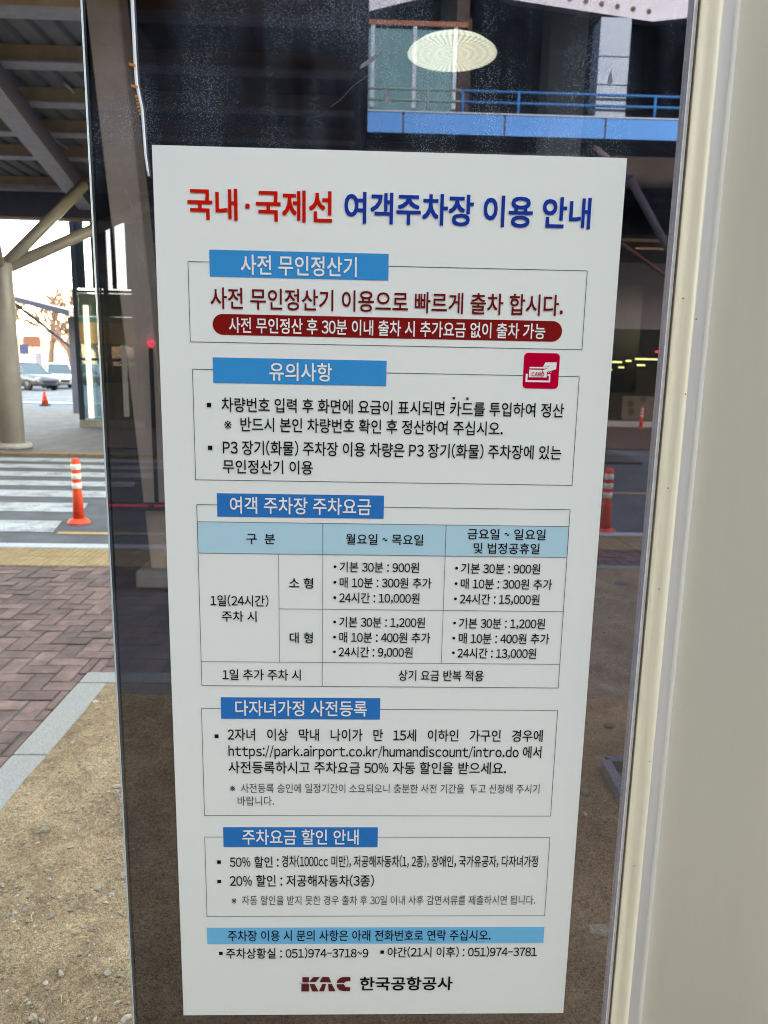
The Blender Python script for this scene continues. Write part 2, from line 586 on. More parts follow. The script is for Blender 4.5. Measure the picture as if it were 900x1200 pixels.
    Lk.new(last, out.inputs["Surface"])
    return mt
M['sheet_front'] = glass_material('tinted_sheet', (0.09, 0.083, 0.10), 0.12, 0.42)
M['sheet_back'] = glass_material('clear_face', (0.97, 0.97, 0.97), 0.0, 0)
M['clear'] = glass_material('clear_glazing', (0.70, 0.78, 0.80), 0.06, 0)

# ------------------------------------------------------------------ ground, roads, paving
def sheet(name, x0, x1, y0, y1, z, mt):
    b = MB()
    b.face([(x0, y0, z), (x1, y0, z), (x1, y1, z), (x0, y1, z)])
    return tag(b.build(name, mt, loc=((x0 + x1) / 2, (y0 + y1) / 2, z)), kind='structure')

sheet('ground', -700, 700, -400, 1200, -0.03, M['ground'])
sheet('road', -60, 40, 5.2, 12.66, -0.008, M['road'])

# zebra bars run along the road; worn ends
b = MB()
for y0, y1, x1 in ((6.73, 7.24, -2.83), (7.70, 8.22, -2.93), (8.60, 9.06, -2.94), (9.42, 9.83, -2.90), (10.22, 10.68, -2.9), (11.06, 11.48, -2.9), (11.85, 12.28, -2.9)):
    b.face([(-7.4, y0, -0.004), (x1, y0, -0.004), (x1 - 0.12, y1, -0.004), (-7.4, y1, -0.004)])
tag(b.build('crosswalk', M['paint'], loc=(-5, 9.5, -0.004)), kind='structure')
sheet('yellow_road_line', -2.78, -0.4, 6.655, 6.745, -0.004, M['yellow'])
sheet('yellow_road_line', -1.2, 14, 9.43, 9.55, -0.004, M['yellow'])

b = MB()                                   # dropped kerb along the near pavement
x = -14.0
while x < -0.3:
    b.box(x, min(x + 0.995, -0.2), 6.08, 6.22, -0.2, 0.012, 0.006)
    x += 1.0
b.box(-0.2, -0.06, 6.08, 6.97, -0.2, 0.012, 0.006)
x = -0.06
while x < 8:
    b.box(x + 0.003, x + 0.995, 6.83, 6.97, -0.2, 0.012, 0.006)
    x += 1.0
tag(b.build('near_kerb', M['kerb'], loc=(-4, 6.2, 0)), kind='structure')

b = MB()                                   # yellow guiding blocks, 30 cm squares with raised dots
rng = random.Random(3)
def tactile(x0, x1, y0, rows):
    x = x0
    while x < x1:
        for r in range(rows):
            yy = y0 + r * 0.27
            z = rng.uniform(-0.002, 0.002)
            b.box(x + 0.003, x + 0.297, yy + 0.003, yy + 0.267, -0.05, 0.004 + z, 0.004)
            for i in range(6):
                for j in range(6):
                    cx, cy_ = x + 0.03 + i * 0.048, yy + 0.025 + j * 0.043
                    b.hexa([(cx - .012, cy_ - .012, z + .003), (cx + .012, cy_ - .012, z + .003), (cx + .012, cy_ + .012, z + .003), (cx - .012, cy_ + .012, z + .003),
                            (cx - .007, cy_ - .007, z + .008), (cx + .007, cy_ - .007, z + .008), (cx + .007, cy_ + .007, z + .008), (cx - .007, cy_ + .007, z + .008)])
        x += 0.3
tactile(-7.5, -0.25, 5.53, 2)
tactile(-0.0, 5.0, 6.28, 2)
tag(b.build('tactile_paving', M['tactile'], loc=(-3, 5.8, 0)), kind='structure')

b = MB()                                   # herringbone bricks, 20 x 10 cm
rng = random.Random(5)
def fit(x0, x1, y0, y1):
    """Cut a brick to the paved area; None where it lies outside."""
    if x0 < -0.2 and y0 < 5.53:
        x1, y1 = min(x1, -0.2), min(y1, 5.53)
        if x1 > -1.352 and y0 < 3.505:
            if x0 >= -1.352: y0 = 3.505
            else: x1 = -1.352
    elif x1 > -0.05 and x1 < 5 and y1 > 5.71 and y0 < 6.28:
        x0, y0, y1 = max(x0, -0.05), max(y0, 5.71), min(y1, 6.28)
    else: return None
    return (x0, x1, y0, y1) if x1 - x0 > .02 and y1 - y0 > .02 else None
for i in range(-64, 50):
    for j in range(0, 66):
        k = (i - j) % 4
        if k not in (0, 3): continue
        x0, y0 = i * 0.1 + 0.002, j * 0.1 - 0.0
        x1, y1 = (x0 + 0.2, y0 + 0.1) if k == 0 else (x0 + 0.1, y0 + 0.2)
        qs = [fit(x0, x1, y0, y1)]
        if x0 < -1.352 < x1 and y0 < 3.505 < y1: qs = [(x0, -1.352, y0, y1), (-1.352, x1, 3.505, y1)]
        for x0, x1, y0, y1 in [q for q in qs if q]:
            z = rng.uniform(-0.003, 0.003)
            t1, t2 = rng.uniform(-.0015, .0015), rng.uniform(-.0015, .0015)
            g = 0.003
            b.hexa([(x0 + g, y0 + g, -.05), (x1 - g, y0 + g, -.05), (x1 - g, y1 - g, -.05), (x0 + g, y1 - g, -.05),
                    (x0 + g, y0 + g, z + t1), (x1 - g, y0 + g, z + t2), (x1 - g, y1 - g, z - t1), (x0 + g, y1 - g, z - t2)], 0.004)
tag(b.build('brick_paving', M['brick'], loc=(-3, 3, 0)), kind='structure')
b = MB()
b.box(-7, -1.36, -0.5, 6.07, -0.2, -0.005)
b.box(-1.36, -0.2, 3.51, 6.07, -0.2, -0.005)
b.box(-0.05, 5.2, 5.7, 6.82, -0.2, -0.005)
tag(b.build('paving_bed', M['joint'], loc=(-3, 3, 0)), kind='structure')

b = MB()                                   # granite edging of the planting strip
for y0, y1 in ((-1.2, -0.205), (-0.2, 0.795), (0.8, 1.795), (1.8, 2.69), (2.695, 3.37)):
    b.box(-1.345, -1.21, y0, y1, -0.2, 0.012, 0.008, 2)
for x0, x1 in ((-1.345, -0.42), (-0.415, -0.195)):
    b.box(x0, x1, 3.375, 3.50, -0.2, 0.012, 0.008, 2)
b.box(-0.19, -0.06, 3.375, 5.60, -0.2, 0.012, 0.008, 2)
for x0, x1 in ((-0.19, 0.8), (0.805, 1.8), (1.805, 2.8), (2.805, 3.8)):
    b.box(x0, x1, 5.605, 5.70, -0.2, 0.012, 0.008, 2)
tag(b.build('granite_edging', M['granite'], loc=(-1.2, 3, 0)), kind='structure')

from mathutils import noise as mnoise
def soil_h(x, y):
    h = 0.035 * mnoise.noise((x * 1.3, y * 1.3, 0)) + 0.015 * mnoise.noise((x * 5, y * 5, 3)) + 0.006 * mnoise.noise((x * 19, y * 19, 7)) + 0.003 * mnoise.noise((x * 50, y * 50, 9))
    edge = min(abs(x + 1.21), 0.5) / 0.5
    return max(-0.022, 0.006 + h * (0.35 + 0.65 * edge))
def in_soil(x, y):
    return (x > -1.215 and y < 3.38) or (x > -0.065 and y < 5.61)
b = MB()
st = 0.022
nx, ny = int(4.9 / st), int(6.9 / st)
grid = {}
for i in range(nx + 1):
    for j in range(ny + 1):
        x, y = -1.213 + i * st, -1.25 + j * st
        if y > 3.378 and x < -0.06 - st: continue
        if y > 5.608: continue
        grid[i, j] = b.bm.verts.new((x, y, soil_h(x, y)))
for (i, j) in list(grid):
    q = [(i, j), (i + 1, j), (i + 1, j + 1), (i, j + 1)]
    if all(k in grid for k in q):
        f = b.bm.faces.new([grid[k] for k in q])
        f.smooth = True
tag(b.build('soil', M['dirt'], loc=(0.5, 2, 0)), kind='structure')

b = MB()                                   # loose grit and pebbles on the soil
rng = random.Random(9)
ico = bmesh.new()
bmesh.ops.create_icosphere(ico, subdivisions=1, radius=1)
IV = [v.co.copy() for v in ico.verts]
IF = [[v.index for v in f.verts] for f in ico.faces]
ico.free()
def stone(x, y, r):
    rot = Matrix.Rotation(rng.uniform(0, 6.28), 3, 'Z') @ Matrix.Rotation(rng.uniform(-.5, .5), 3, 'X')
    sx, sy, sz = r * rng.uniform(.7, 1.5), r * rng.uniform(.6, 1.1), r * rng.uniform(.35, .8)
    vs = []
    for c in IV:
        k = rng.uniform(.75, 1.15)
        vs.append(b.bm.verts.new(rot @ Vector((c.x * sx * k, c.y * sy * k, c.z * sz * k)) + Vector((x, y, soil_h(x, y) + sz * 0.25))))
    for f in IF:
        b.bm.faces.new([vs[i] for i in f])
n = 0
while n < 13000:
    x, y = (rng.uniform(-1.2, -0.3) if rng.random() < .6 else rng.uniform(-.3, 1.9)), rng.uniform(0.9, 5.58)
    if not in_soil(x, y): continue
    if rng.random() > 1.6 / max(1.0, y): continue
    if mnoise.noise((x * 2.2, y * 2.2, 20)) < rng.uniform(-.5, .35): continue
    r = min(0.0013 + rng.expovariate(1 / 0.0018), 0.014)
    stone(x, y, r)
    n += 1
for x, y, r in ((-0.98, 1.72, .02), (-0.75, 1.5, .016), (-0.62, 1.62, .013), (-1.02, 2.2, .017), (-0.86, 2.45, .015), (-0.7, 2.0, .018), (0.83, 2.45, .024), (0.70, 1.62, .02), (0.78, 2.3, .018), (0.8, 1.9, .016), (1.1, 3.0, .03), (0.92, 2.15, .02), (0.66, 1.75, .03)):
    stone(x, y, r)
tag(b.build('gravel', M['pebble'], loc=(0.3, 2, 0)), kind='stuff')
b = MB()                                   # bits of dry straw
for k in range(170):
    x, y = rng.uniform(-1.18, -.3) if k % 3 else rng.uniform(0, 1.4), rng.uniform(1.2, 3.3)
    a, L = rng.uniform(0, 6.28), rng.uniform(.012, .05)
    p0 = Vector((x, y, soil_h(x, y) + .004))
    x2, y2 = x + L * math.cos(a), y + L * math.sin(a)
    p2 = Vector((x2, y2, soil_h(max(x2, -1.2), min(y2, 3.36)) + .005))
    b.tube([p0, (p0 + p2) / 2 + Vector((rng.uniform(-.003, .003), rng.uniform(-.003, .003), rng.uniform(.001, .005))), p2], rng.uniform(.0005, .0011), 4)
tag(b.build('dry_straw', M['straw'], loc=(0, 2, 0)), kind='stuff')

# far pavement beyond the crossing
b = MB()
b.box(-30, 4.9, 12.82, 25.2, -0.2, 0.02)
tag(b.build('far_pavement', M['joint'], loc=(-8, 19, 0)), kind='structure')
b = MB()
rng = random.Random(8)
yy = 12.83
while yy < 25:
    xx = -14.0 + rng.choice((0, .2))
    while xx < 2:
        b.hexa([(xx + .006, yy + .006, .01), (xx + .394, yy + .006, .01), (xx + .394, yy + .394, .01), (xx + .006, yy + .394, .01),
                (xx + .006, yy + .006, .026), (xx + .394, yy + .006, .026), (xx + .394, yy + .394, .026), (xx + .006, yy + .394, .026)])
        xx += .4
    yy += .4
tag(b.build('far_paving_slabs', M['plaza'], loc=(-8, 19, 0)), kind='structure')
b = MB()
x = -30.0
while x < -0.5:
    b.box(x, x + 0.995, 12.67, 12.815, -0.2, 0.03, 0.008)
    x += 1.0
tag(b.build('far_kerb', M['tactile'], loc=(-8, 12.7, 0)), kind='structure')
b = MB()
x = 5.0
while x < 16:
    b.box(x, x + 0.995, 22.2, 22.4, -0.2, 0.16, 0.01)
    x += 1.0
tag(b.build('entrance_kerb', M['kerb'], loc=(10, 22.3, 0)), kind='structure')
sheet('side_pavement', 5.0, 18, 15.4, 22.19, -0.004, M['brick'])
# painted lines in the far car park
b = MB()
for k in range(9):
    b.face([(-26 + k * 2.6, 33, -0.006), (-25.85 + k * 2.6, 33, -0.006), (-23.85 + k * 2.6, 39, -0.006), (-24.0 + k * 2.6, 39, -0.006)])
b.face([(-40, 30.2, -0.006), (-5, 30.2, -0.006), (-5, 31.4, -0.006), (-40, 31.4, -0.006)])
tag(b.build('car_park_markings', M['paint'], loc=(-18, 34, 0)), kind='structure')

# ------------------------------------------------------------------ canopy over the crossing
CX0, CX1 = -24.0, -0.2
can = thing('canopy', 'long grey steel canopy with corrugated deck on branching columns over the crosswalk', 'canopy', (-6.32, 13.55, 0))
b = MB()
x = CX0
while x < CX1 - 0.01:                       # trapezoid ribs run front to back
    x2 = min(x + 0.32, CX1)
    for a, c, z0, z1 in ((0, .2, 5.39, 5.39), (.2, .23, 5.39, 5.45), (.23, .29, 5.45, 5.45), (.29, .32, 5.45, 5.39)):
        b.face([(x + a, 8.2, z0), (x + c, 8.2, z1), (x + c, 17.6, z1), (x + a, 17.6, z0)])
    x += 0.32
b.face([(CX0, 8.2, 5.7), (CX0, 17.6, 5.7), (CX1, 17.6, 5.7), (CX1, 8.2, 5.7)])
b.build('roof_deck', M['deck'], can)
for y in (8.75, 10.18, 11.62, 13.06, 14.5):
    b = MB()
    b.box(CX0, CX1, y, y + 0.26, 5.18, 5.205)
    b.mi = 1
    b.box(CX0, CX1, y + 0.02, y + 0.045, 5.206, 5.385)
    b.build('purlin', [M['steel'], M['steel_warm']], can)
b = MB()
b.box(CX0, CX1, 16.84, 17.05, 5.22, 5.385)
b.mi = 1
b.box(CX0, CX1, 16.80, 17.06, 5.13, 5.215)
b.build('eave_beam', [M['steel_warm'], M['steel']], can)
b = MB()
b.box(CX0, CX1, 17.35, 17.62, 4.68, 5.6, 0.01)
b.mi = 1
b.box(CX0, CX1, 17.34, 17.63, 4.64, 4.675)
b.build('gutter', [M['steel_blue'], M['steel_warm']], can)
for y0, x0 in ((8.75, -5.4), (11.62, -4.2)):
    b = MB()
    b.tube([(x0, y0 - .3, 5.33), (x0, 17.2, 5.33)], 0.022, 8)
    b.build('conduit', M['steel'], can)
b = MB()
b.box(CX1 + .003, CX1 + 0.08, 8.2, 17.6, 5.16, 5.75)
b.build('side_fascia', M['steel_blue'], can)
for ex, ey in ((-6.07, 17.2), (-14.05, 17.2)):
    b = MB()
    b.bar((ex, ey, 5.0), (ex + 1.75, 8.3, 5.0), 0.26, 0.34)
    b.mi = 1
    b.bar((ex, ey, 4.822), (ex + 1.75, 8.3, 4.822), 0.30, 0.012)
    rf = b.build('rafter', [M['steel_blue'], M['steel']], can)
    for y in (8.75, 10.18, 11.62, 13.06, 14.5):
        xr = ex + 1.75 * (17.2 - y - .13) / 8.9
        b = MB()
        b.box(xr - .16, xr + .16, y + .05, y + .21, 5.168, 5.179)
        for dx in (-.12, .12):
            b.lathe([(.014, 5.15), (.014, 5.168)], (xr + dx, y + .13, 0), 6)
        b.build('cleat', M['steel'], rf)
for cx in (-6.32, -14.3):
    b = MB()
    b.lathe([(0.215, 0.0), (0.205, 3.15), (0.19, 3.2)], (cx, 13.55, 0.02), 28)
    colm = b.build('column', M['column'], can)
    b = MB()
    b.lathe([(0.33, 0.0), (0.33, 0.07), (0.30, 0.09), (0.22, 0.10)], (cx, 13.55, 0.02), 28)
    b.build('base_collar', M['concrete'], colm)
    for dx, dy, dz in ((0.97, 1.55, 4.86), (1.95, 2.9, 4.86), (-0.97, 1.55, 4.86), (0.75, -2.2, 4.82)):
        b = MB()
        b.tube([(cx, 13.55, 3.08), (cx + dx, 13.55 + dy, dz)], 0.105, 14)
        b.build('brace', M['column'], colm)

# ------------------------------------------------------------------ terminal building beyond the road, seen through the sheet
ter = thing('terminal_building', 'dark terminal building with blue balcony and white girder seen through the tinted sheet', 'building', (6, 18, 0))
TX0, TX1 = -0.25, 16.0
b = MB()
x = 0.80 - 2.29
while x < TX1:
    b.box(max(x, TX0) + .02, min(x + 2.29, TX1) - .02, 18.0, 18.06, 6.78, 7.21, 0.006)
    x += 2.29
b.mi = 1
b.box(TX0, TX1, 18.05, 18.3, 6.80, 7.19)
b.build('balcony_fascia', [M['facade'], M['dark']], ter)
b = MB()
b.box(TX0, TX1, 17.98, 18.32, 7.212, 7.245)
b.build('balcony_coping', M['facade_white'], ter)
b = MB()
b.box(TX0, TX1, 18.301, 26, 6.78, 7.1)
b.box(TX0, TX1, 18.6, 18.85, 5.9, 6.779)  # downstand added to keep the sun off the lower wall
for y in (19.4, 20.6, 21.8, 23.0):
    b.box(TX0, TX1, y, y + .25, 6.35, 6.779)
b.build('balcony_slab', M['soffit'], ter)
b = MB()
for z in (7.53, 7.76):
    b.tube([(2.15, 18.2, z), (TX1, 18.2, z)], 0.032, 8)
for x in (2.15, 3.42, 6.55, 9.7, 12.8):
    b.tube([(x, 18.2, 7.24), (x, 18.2, 7.76)], 0.035, 8)
b.build('railing', M['rail_blue'], ter)
b = MB()
for z in (7.53, 7.76):
    b.tube([(TX0, 18.2, z), (2.12, 18.2, z)], 0.03, 8)
b.tube([(1.36, 18.2, 7.24), (1.36, 18.2, 7.78)], 0.035, 8)
b.build('railing', M['rail_pale'], ter)
for cx in (5.6, 13.2):
    b = MB()
    for z0, z1 in ((7.1, 8.01), (8.03, 8.6), (8.62, 9.42)):
        b.box(cx - .38, cx + .32, 18.33, 18.95, z0, z1, 0.01)
    b.build('column', M['facade_white'], ter)
b = MB()
low = [(-2.5, 8.2), (-0.26, 8.95), (1.04, 9.28), (2.1, 9.62), (3.04, 9.33), (6.1, 9.0), (9.2, 9.4), (12, 9.0), (15, 9.4)]
b.prism_xz([(x * 1.103, (z - 1.5) * 1.103 + 1.5) for x, z in low if x > -0.5] + [(16.5, 11.59), (-0.287, 11.59)], 19.3, 19.55)
gird = b.build('girder', M['girder'], ter)
for k in range(12):
    b = MB()
    t = -4 + k
    x = 4.28 + t * 0.344
    z = 9.363 - t * 0.039
    if x < 6.05 and x > 3.2:
        b.lathe([(0.06, 19.29), (0.06, 19.298)], (x * 1.103, 0, (z - 1.48) * 1.103 + 1.5), 14, 'y')
        b.build('bolt_hole', M['dark'], gird)
b = MB()
b.box(TX0, 1.99, 18.95, 19.02, 7.1, 9.32)
wn_ = b.build('glazing', M['teal'], ter)
b = MB()
for x in (0.10, 1.07, 2.01):
    b.box(x - .045, x + .045, 18.85, 18.945, 7.1, 9.32)
b.build('mullion', M['facade_white'], wn_)
b = MB()
b.box(TX0, 2.3, 18.84, 19.02, 9.325, 9.43)
b.build('lintel', M['lintel'], wn_)
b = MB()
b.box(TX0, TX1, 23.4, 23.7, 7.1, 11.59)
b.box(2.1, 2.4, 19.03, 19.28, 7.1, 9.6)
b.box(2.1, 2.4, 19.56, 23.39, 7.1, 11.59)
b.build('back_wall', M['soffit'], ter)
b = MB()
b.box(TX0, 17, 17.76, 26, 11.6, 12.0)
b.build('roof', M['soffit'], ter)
b = MB()
b.box(TX0, TX1, 24.0, 24.3, 2.97, 4.98)
b.mi = 1
b.box(TX0, TX1, 23.95, 24.3, 4.984, 6.778)
b.build('lower_wall', [M['wall_grey'], M['soffit']], ter)
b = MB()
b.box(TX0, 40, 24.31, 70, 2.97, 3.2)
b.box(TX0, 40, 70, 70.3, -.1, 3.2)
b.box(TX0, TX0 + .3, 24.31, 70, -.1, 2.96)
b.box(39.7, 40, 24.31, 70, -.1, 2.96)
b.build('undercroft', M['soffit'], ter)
for px, z, y, w in ((14.75, 2.25, 44, .7), (16.55, 2.45, 44, 1.3), (15.5, 2.33, 44, .3), (16.25, 2.1, 44, .45), (15.1, 1.95, 44, .3), (14.4, 1.8, 44, .3), (18.1, 2.3, 44, .9)):
    b = MB()
    b.box(px - w / 2, px + w / 2, y, y + .12, z, z + .09)
    b.mi = 1
    b.box(px - .01, px + .01, y + .05, y + .07, z + .09, 2.969)
    b.build('strip_light', [M['strip_green'], M['dark']], ter)
b = MB()
b.lathe([(0.01, 0), (0.07, 0.02), (0.07, 0.1)], (16.9, 43.5, 2.96 - .1), 12)
b.build('red_light', M['red_dot'], ter)
b = MB()
b.tube([(5.7, 17.0, 5.70), (7.7, 17.0, 2.75)], 0.085, 12)
b.tube([(7.7, 17.0, 2.75), (7.7, 17.0, 0)], 0.16, 12)
b.tube([(5.7, 17.0, 5.70), (5.2, 18.5, 6.79)], 0.085, 12)
b.build('branching_column', mat('column_slate', (0.055, 0.055, 0.075), 0.8, spec=0.0), ter)
b = MB()
b.tube([(5.9, 20, 5.33), (8.9, 20, 3.4)], 0.045, 8)
b.build('pipe', M['lintel'], ter)
b = MB()
b.box(5.9, 8.03, 21.0, 21.08, 5.1, 5.17)
b.box(7.35, 8.3, 21.0, 21.08, 4.9, 4.95)
b.build('tan_light_line', M['tan'], ter)  # light strips under the soffit, painted as plain tan bars

# ------------------------------------------------------------------ added block behind the viewer, sized to shade the street, mirrored in the sheet
blk = thing('shade_block', 'added dark brown block shading the street, its deep overhang mirrored faintly in the tinted sheet', 'building', (0, -12, 0))
b = MB()
b.box(-60, -8, -16, -12, 0, 34)  # wing raised high to shade the far cars and trees
b.box(-8, 34, -16, -12, 0, 16)
b.build('wall', M['back_wall'], blk)
for fl in range(3):
    for k in range(-7, 8):
        b = MB()
        b.box(k * 2.2 - .7, k * 2.2 + .7, -12.03, -11.99, 1.2 + fl * 4.2, 3.2 + fl * 4.2)
        b.build('window', M['back_window'], blk)
b = MB()
b.box(-10, 10, -12, -2.0, 4.02, 4.3)
b.build('overhang', M['soffit'], blk)
b = MB()                                   # leaning prop under the overhang
b.bar((-1.36, -3.16, 0.0), (-1.65, -3.16, 4.02), 0.20, 0.22, (0, 1, 0), 0.01)
prop = b.build('leaning_column', M['brown_col'], blk)
b = MB()
b.box(-1.55, -1.15, -3.36, -2.96, 0, 0.12, 0.01)
b.build('base_block', M['concrete'], prop)
b = MB()
b.bar((1.35, -3.6, 0.0), (1.35, -3.6, 4.02), 0.26, 0.26, (0, 1, 0), 0.01)
b.build('column', M['wall_grey'], blk)

lampx, lampy, lampz = 0.473, 2.01 - 4.6, 3.27
lp = thing('pendant_lamp', 'round ribbed pendant lamp glowing pale green white, mirrored over the blue balcony', 'lamp', (lampx, lampy, lampz))
def lit_shade_material():
    mt = mat('prismatic_shade', (0.75, 0.76, 0.70), 0.3)
    nt = mt.node_tree
    p = nt.nodes["Principled BSDF"]
    tc = nt.nodes.new("ShaderNodeTexCoord")
    wv = nt.nodes.new("ShaderNodeTexGradient")
    wv.gradient_type = 'RADIAL'
    mu = nt.nodes.new("ShaderNodeMath"); mu.operation = 'MULTIPLY'; mu.inputs[1].default_value = 2 * math.pi * 48
    sn = nt.nodes.new("ShaderNodeMath"); sn.operation = 'SINE'
    mr = nt.nodes.new("ShaderNodeMapRange")
    mr.inputs["From Min"].default_value = -1
    mr.inputs["To Min"].default_value = LAMP_LO
    mr.inputs["To Max"].default_value = LAMP_HI
    nt.links.new(tc.outputs["Object"], wv.inputs["Vector"])
    nt.links.new(wv.outputs["Fac"], mu.inputs[0])
    nt.links.new(mu.outputs[0], sn.inputs[0])
    nt.links.new(sn.outputs[0], mr.inputs["Value"])
    p.inputs["Emission Color"].default_value = (0.76, 0.98, 1.0, 1)
    # prism rings: the emission also ripples with the distance from the lamp's axis
    sp = nt.nodes.new("ShaderNodeSeparateXYZ")
    cb = nt.nodes.new("ShaderNodeCombineXYZ")
    ln = nt.nodes.new("ShaderNodeVectorMath"); ln.operation = 'LENGTH'
    m2 = nt.nodes.new("ShaderNodeMath"); m2.operation = 'MULTIPLY'; m2.inputs[1].default_value = 2 * math.pi / 0.042
    s2 = nt.nodes.new("ShaderNodeMath"); s2.operation = 'SINE'
    r2 = nt.nodes.new("ShaderNodeMapRange")
    r2.inputs["From Min"].default_value = -1
    r2.inputs["To Min"].default_value = 0.84
    r2.inputs["To Max"].default_value = 1.06
    nt.links.new(tc.outputs["Object"], sp.inputs[0])
    nt.links.new(sp.outputs["X"], cb.inputs["X"])
    nt.links.new(sp.outputs["Y"], cb.inputs["Y"])
    nt.links.new(cb.outputs[0], ln.inputs[0])
    nt.links.new(ln.outputs["Value"], m2.inputs[0])
    nt.links.new(m2.outputs[0], s2.inputs[0])
    nt.links.new(s2.outputs[0], r2.inputs["Value"])
    m4 = nt.nodes.new("ShaderNodeMath"); m4.operation = 'MULTIPLY'
    nt.links.new(mr.outputs[0], m4.inputs[0])
    nt.links.new(r2.outputs[0], m4.inputs[1])
    nt.links.new(m4.outputs[0], p.inputs["Emission Strength"])
    return mt
LAMP_LO, LAMP_HI = 0.19, 0.38
shade_m = lit_shade_material()
b = MB()
b.lathe([(0.252, 0.0), (0.245, 0.012), (0.20, 0.045), (0.13, 0.075), (0.07, 0.09), (0.068, 0.085), (0.125, 0.068), (0.19, 0.04), (0.232, 0.010), (0.24, 0.003)], (lampx, lampy, lampz), 72)
b.build('shade', shade_m, lp)
b = MB()
b.lathe([(0.01, 0.0), (0.10, 0.008), (0.15, 0.02), (0.17, 0.035), (0.13, 0.05), (0.01, 0.055)], (lampx, lampy, lampz + 0.005), 48)
b.build('diffuser', mat('lamp_diffuser', (0.8, 0.8, 0.75), 0.4, emit=(0.80, 0.97, 1.0), estr=0.26), lp)
b = MB()
b.lathe([(0.05, 0.09), (0.07, 0.14), (0.07, 0.36), (0.02, 0.40)], (lampx, lampy, lampz), 20)
b.tube([(lampx, lampy, lampz + .4), (lampx, lampy, 4.02)], 0.012, 8)
b.build('stem', M['rubber'], lp)

bar_ = thing('added_gate', 'added barrier with red lit arm and red indicator mirrored beside the poster', 'barrier', (-1.95, 2.01 - 5.0, 0))  # gate added as a carrier for the red lights mirrored in the sheet
b = MB()
b.box(-2.12, -1.80, -3.15, -2.8, 0, 1.02, 0.02)
b.build('cabinet', M['dark'], bar_)
b = MB()
b.box(-1.80, 0.9, -3.0, -2.95, 0.545, 0.595, 0.005)
ba = b.build('arm', M['dark'], bar_)
for k in range(8):
    b = MB()
    b.box(-1.72 + k * .32, -1.44 + k * .32, -2.949, -2.945, 0.575, 0.589)
    b.build('red_strip', M['red_led'], ba)
b = MB()
b.tube([(-1.40, -3.01, 0.596), (-1.40, -3.01, 1.62)], 0.015, 8)
b.build('indicator_post', M['dark'], bar_)
b = MB()
b.lathe([(0.004, -2.985), (0.016, -2.99), (0.016, -3.03)], (-1.397, 0, 1.65), 14, 'y')
b.build('red_indicator', M['red_dot'], bar_)

# ------------------------------------------------------------------ street furniture
def delineator(loc):
    t = thing('delineator_post', '', 'bollard', loc, 'orange delineator posts along the crossing')
    x, y, z = loc
    b = MB()
    b.lathe([(0.108, 0.0), (0.108, 0.012), (0.085, 0.035), (0.06, 0.05), (0.01, 0.05)], (x, y, z), 24)
    b.build('base', M['orange'], t)
    b = MB()
    b.lathe([(0.053, 0.045), (0.043, 0.30), (0.042, 0.60), (0.038, 0.625), (0.02, 0.637), (0.0005, 0.638)], (x, y, z), 24)
    b.build('post', M['orange'], t)
    for z0 in (0.345, 0.435, 0.525):
        b = MB()
        b.lathe([(0.0428, z0 + z), (0.0445, z0 + z + .002), (0.0445, z0 + z + .053), (0.0428, z0 + z + .055)], (x, y, 0), 24)
        b.build('reflective_band', M['reflect'], t)
    return t
d0 = delineator((-2.755, 7.16, -0.008))
d0["label"] = "orange and white delineator post in the open, at the end of the crosswalk bars"
d1 = copy_tree(d0); d1.location = (2.375, 7.04, -0.008)
d1["label"] = "orange delineator post seen through the tinted sheet by the right edge of the poster"
d2 = copy_tree(d0); d2.location = (8.15, 21.7, -0.004)
d2["label"] = "distant orange delineator before the dark entrance, seen through the tinted sheet"

cn = thing('traffic_cone', 'small orange traffic cone on the asphalt in front of the silver car', 'cone', (-11.97, 28.5, -0.012))
b = MB()
b.box(-12.13, -11.81, 28.34, 28.66, -0.012, 0.03, 0.01)
b.build('base', M['rubber'], cn)
b = MB()
b.lathe([(0.13, 0.03), (0.035, 0.52), (0.02, 0.53)], (-11.97, 28.5, 0), 20)
b.build('cone_body', M['orange'], cn)
b = MB()
b.lathe([(0.0975, 0.20), (0.073, 0.31)], (-11.97, 28.5, 0), 20)
b.build('reflective_band', M['reflect'], cn)

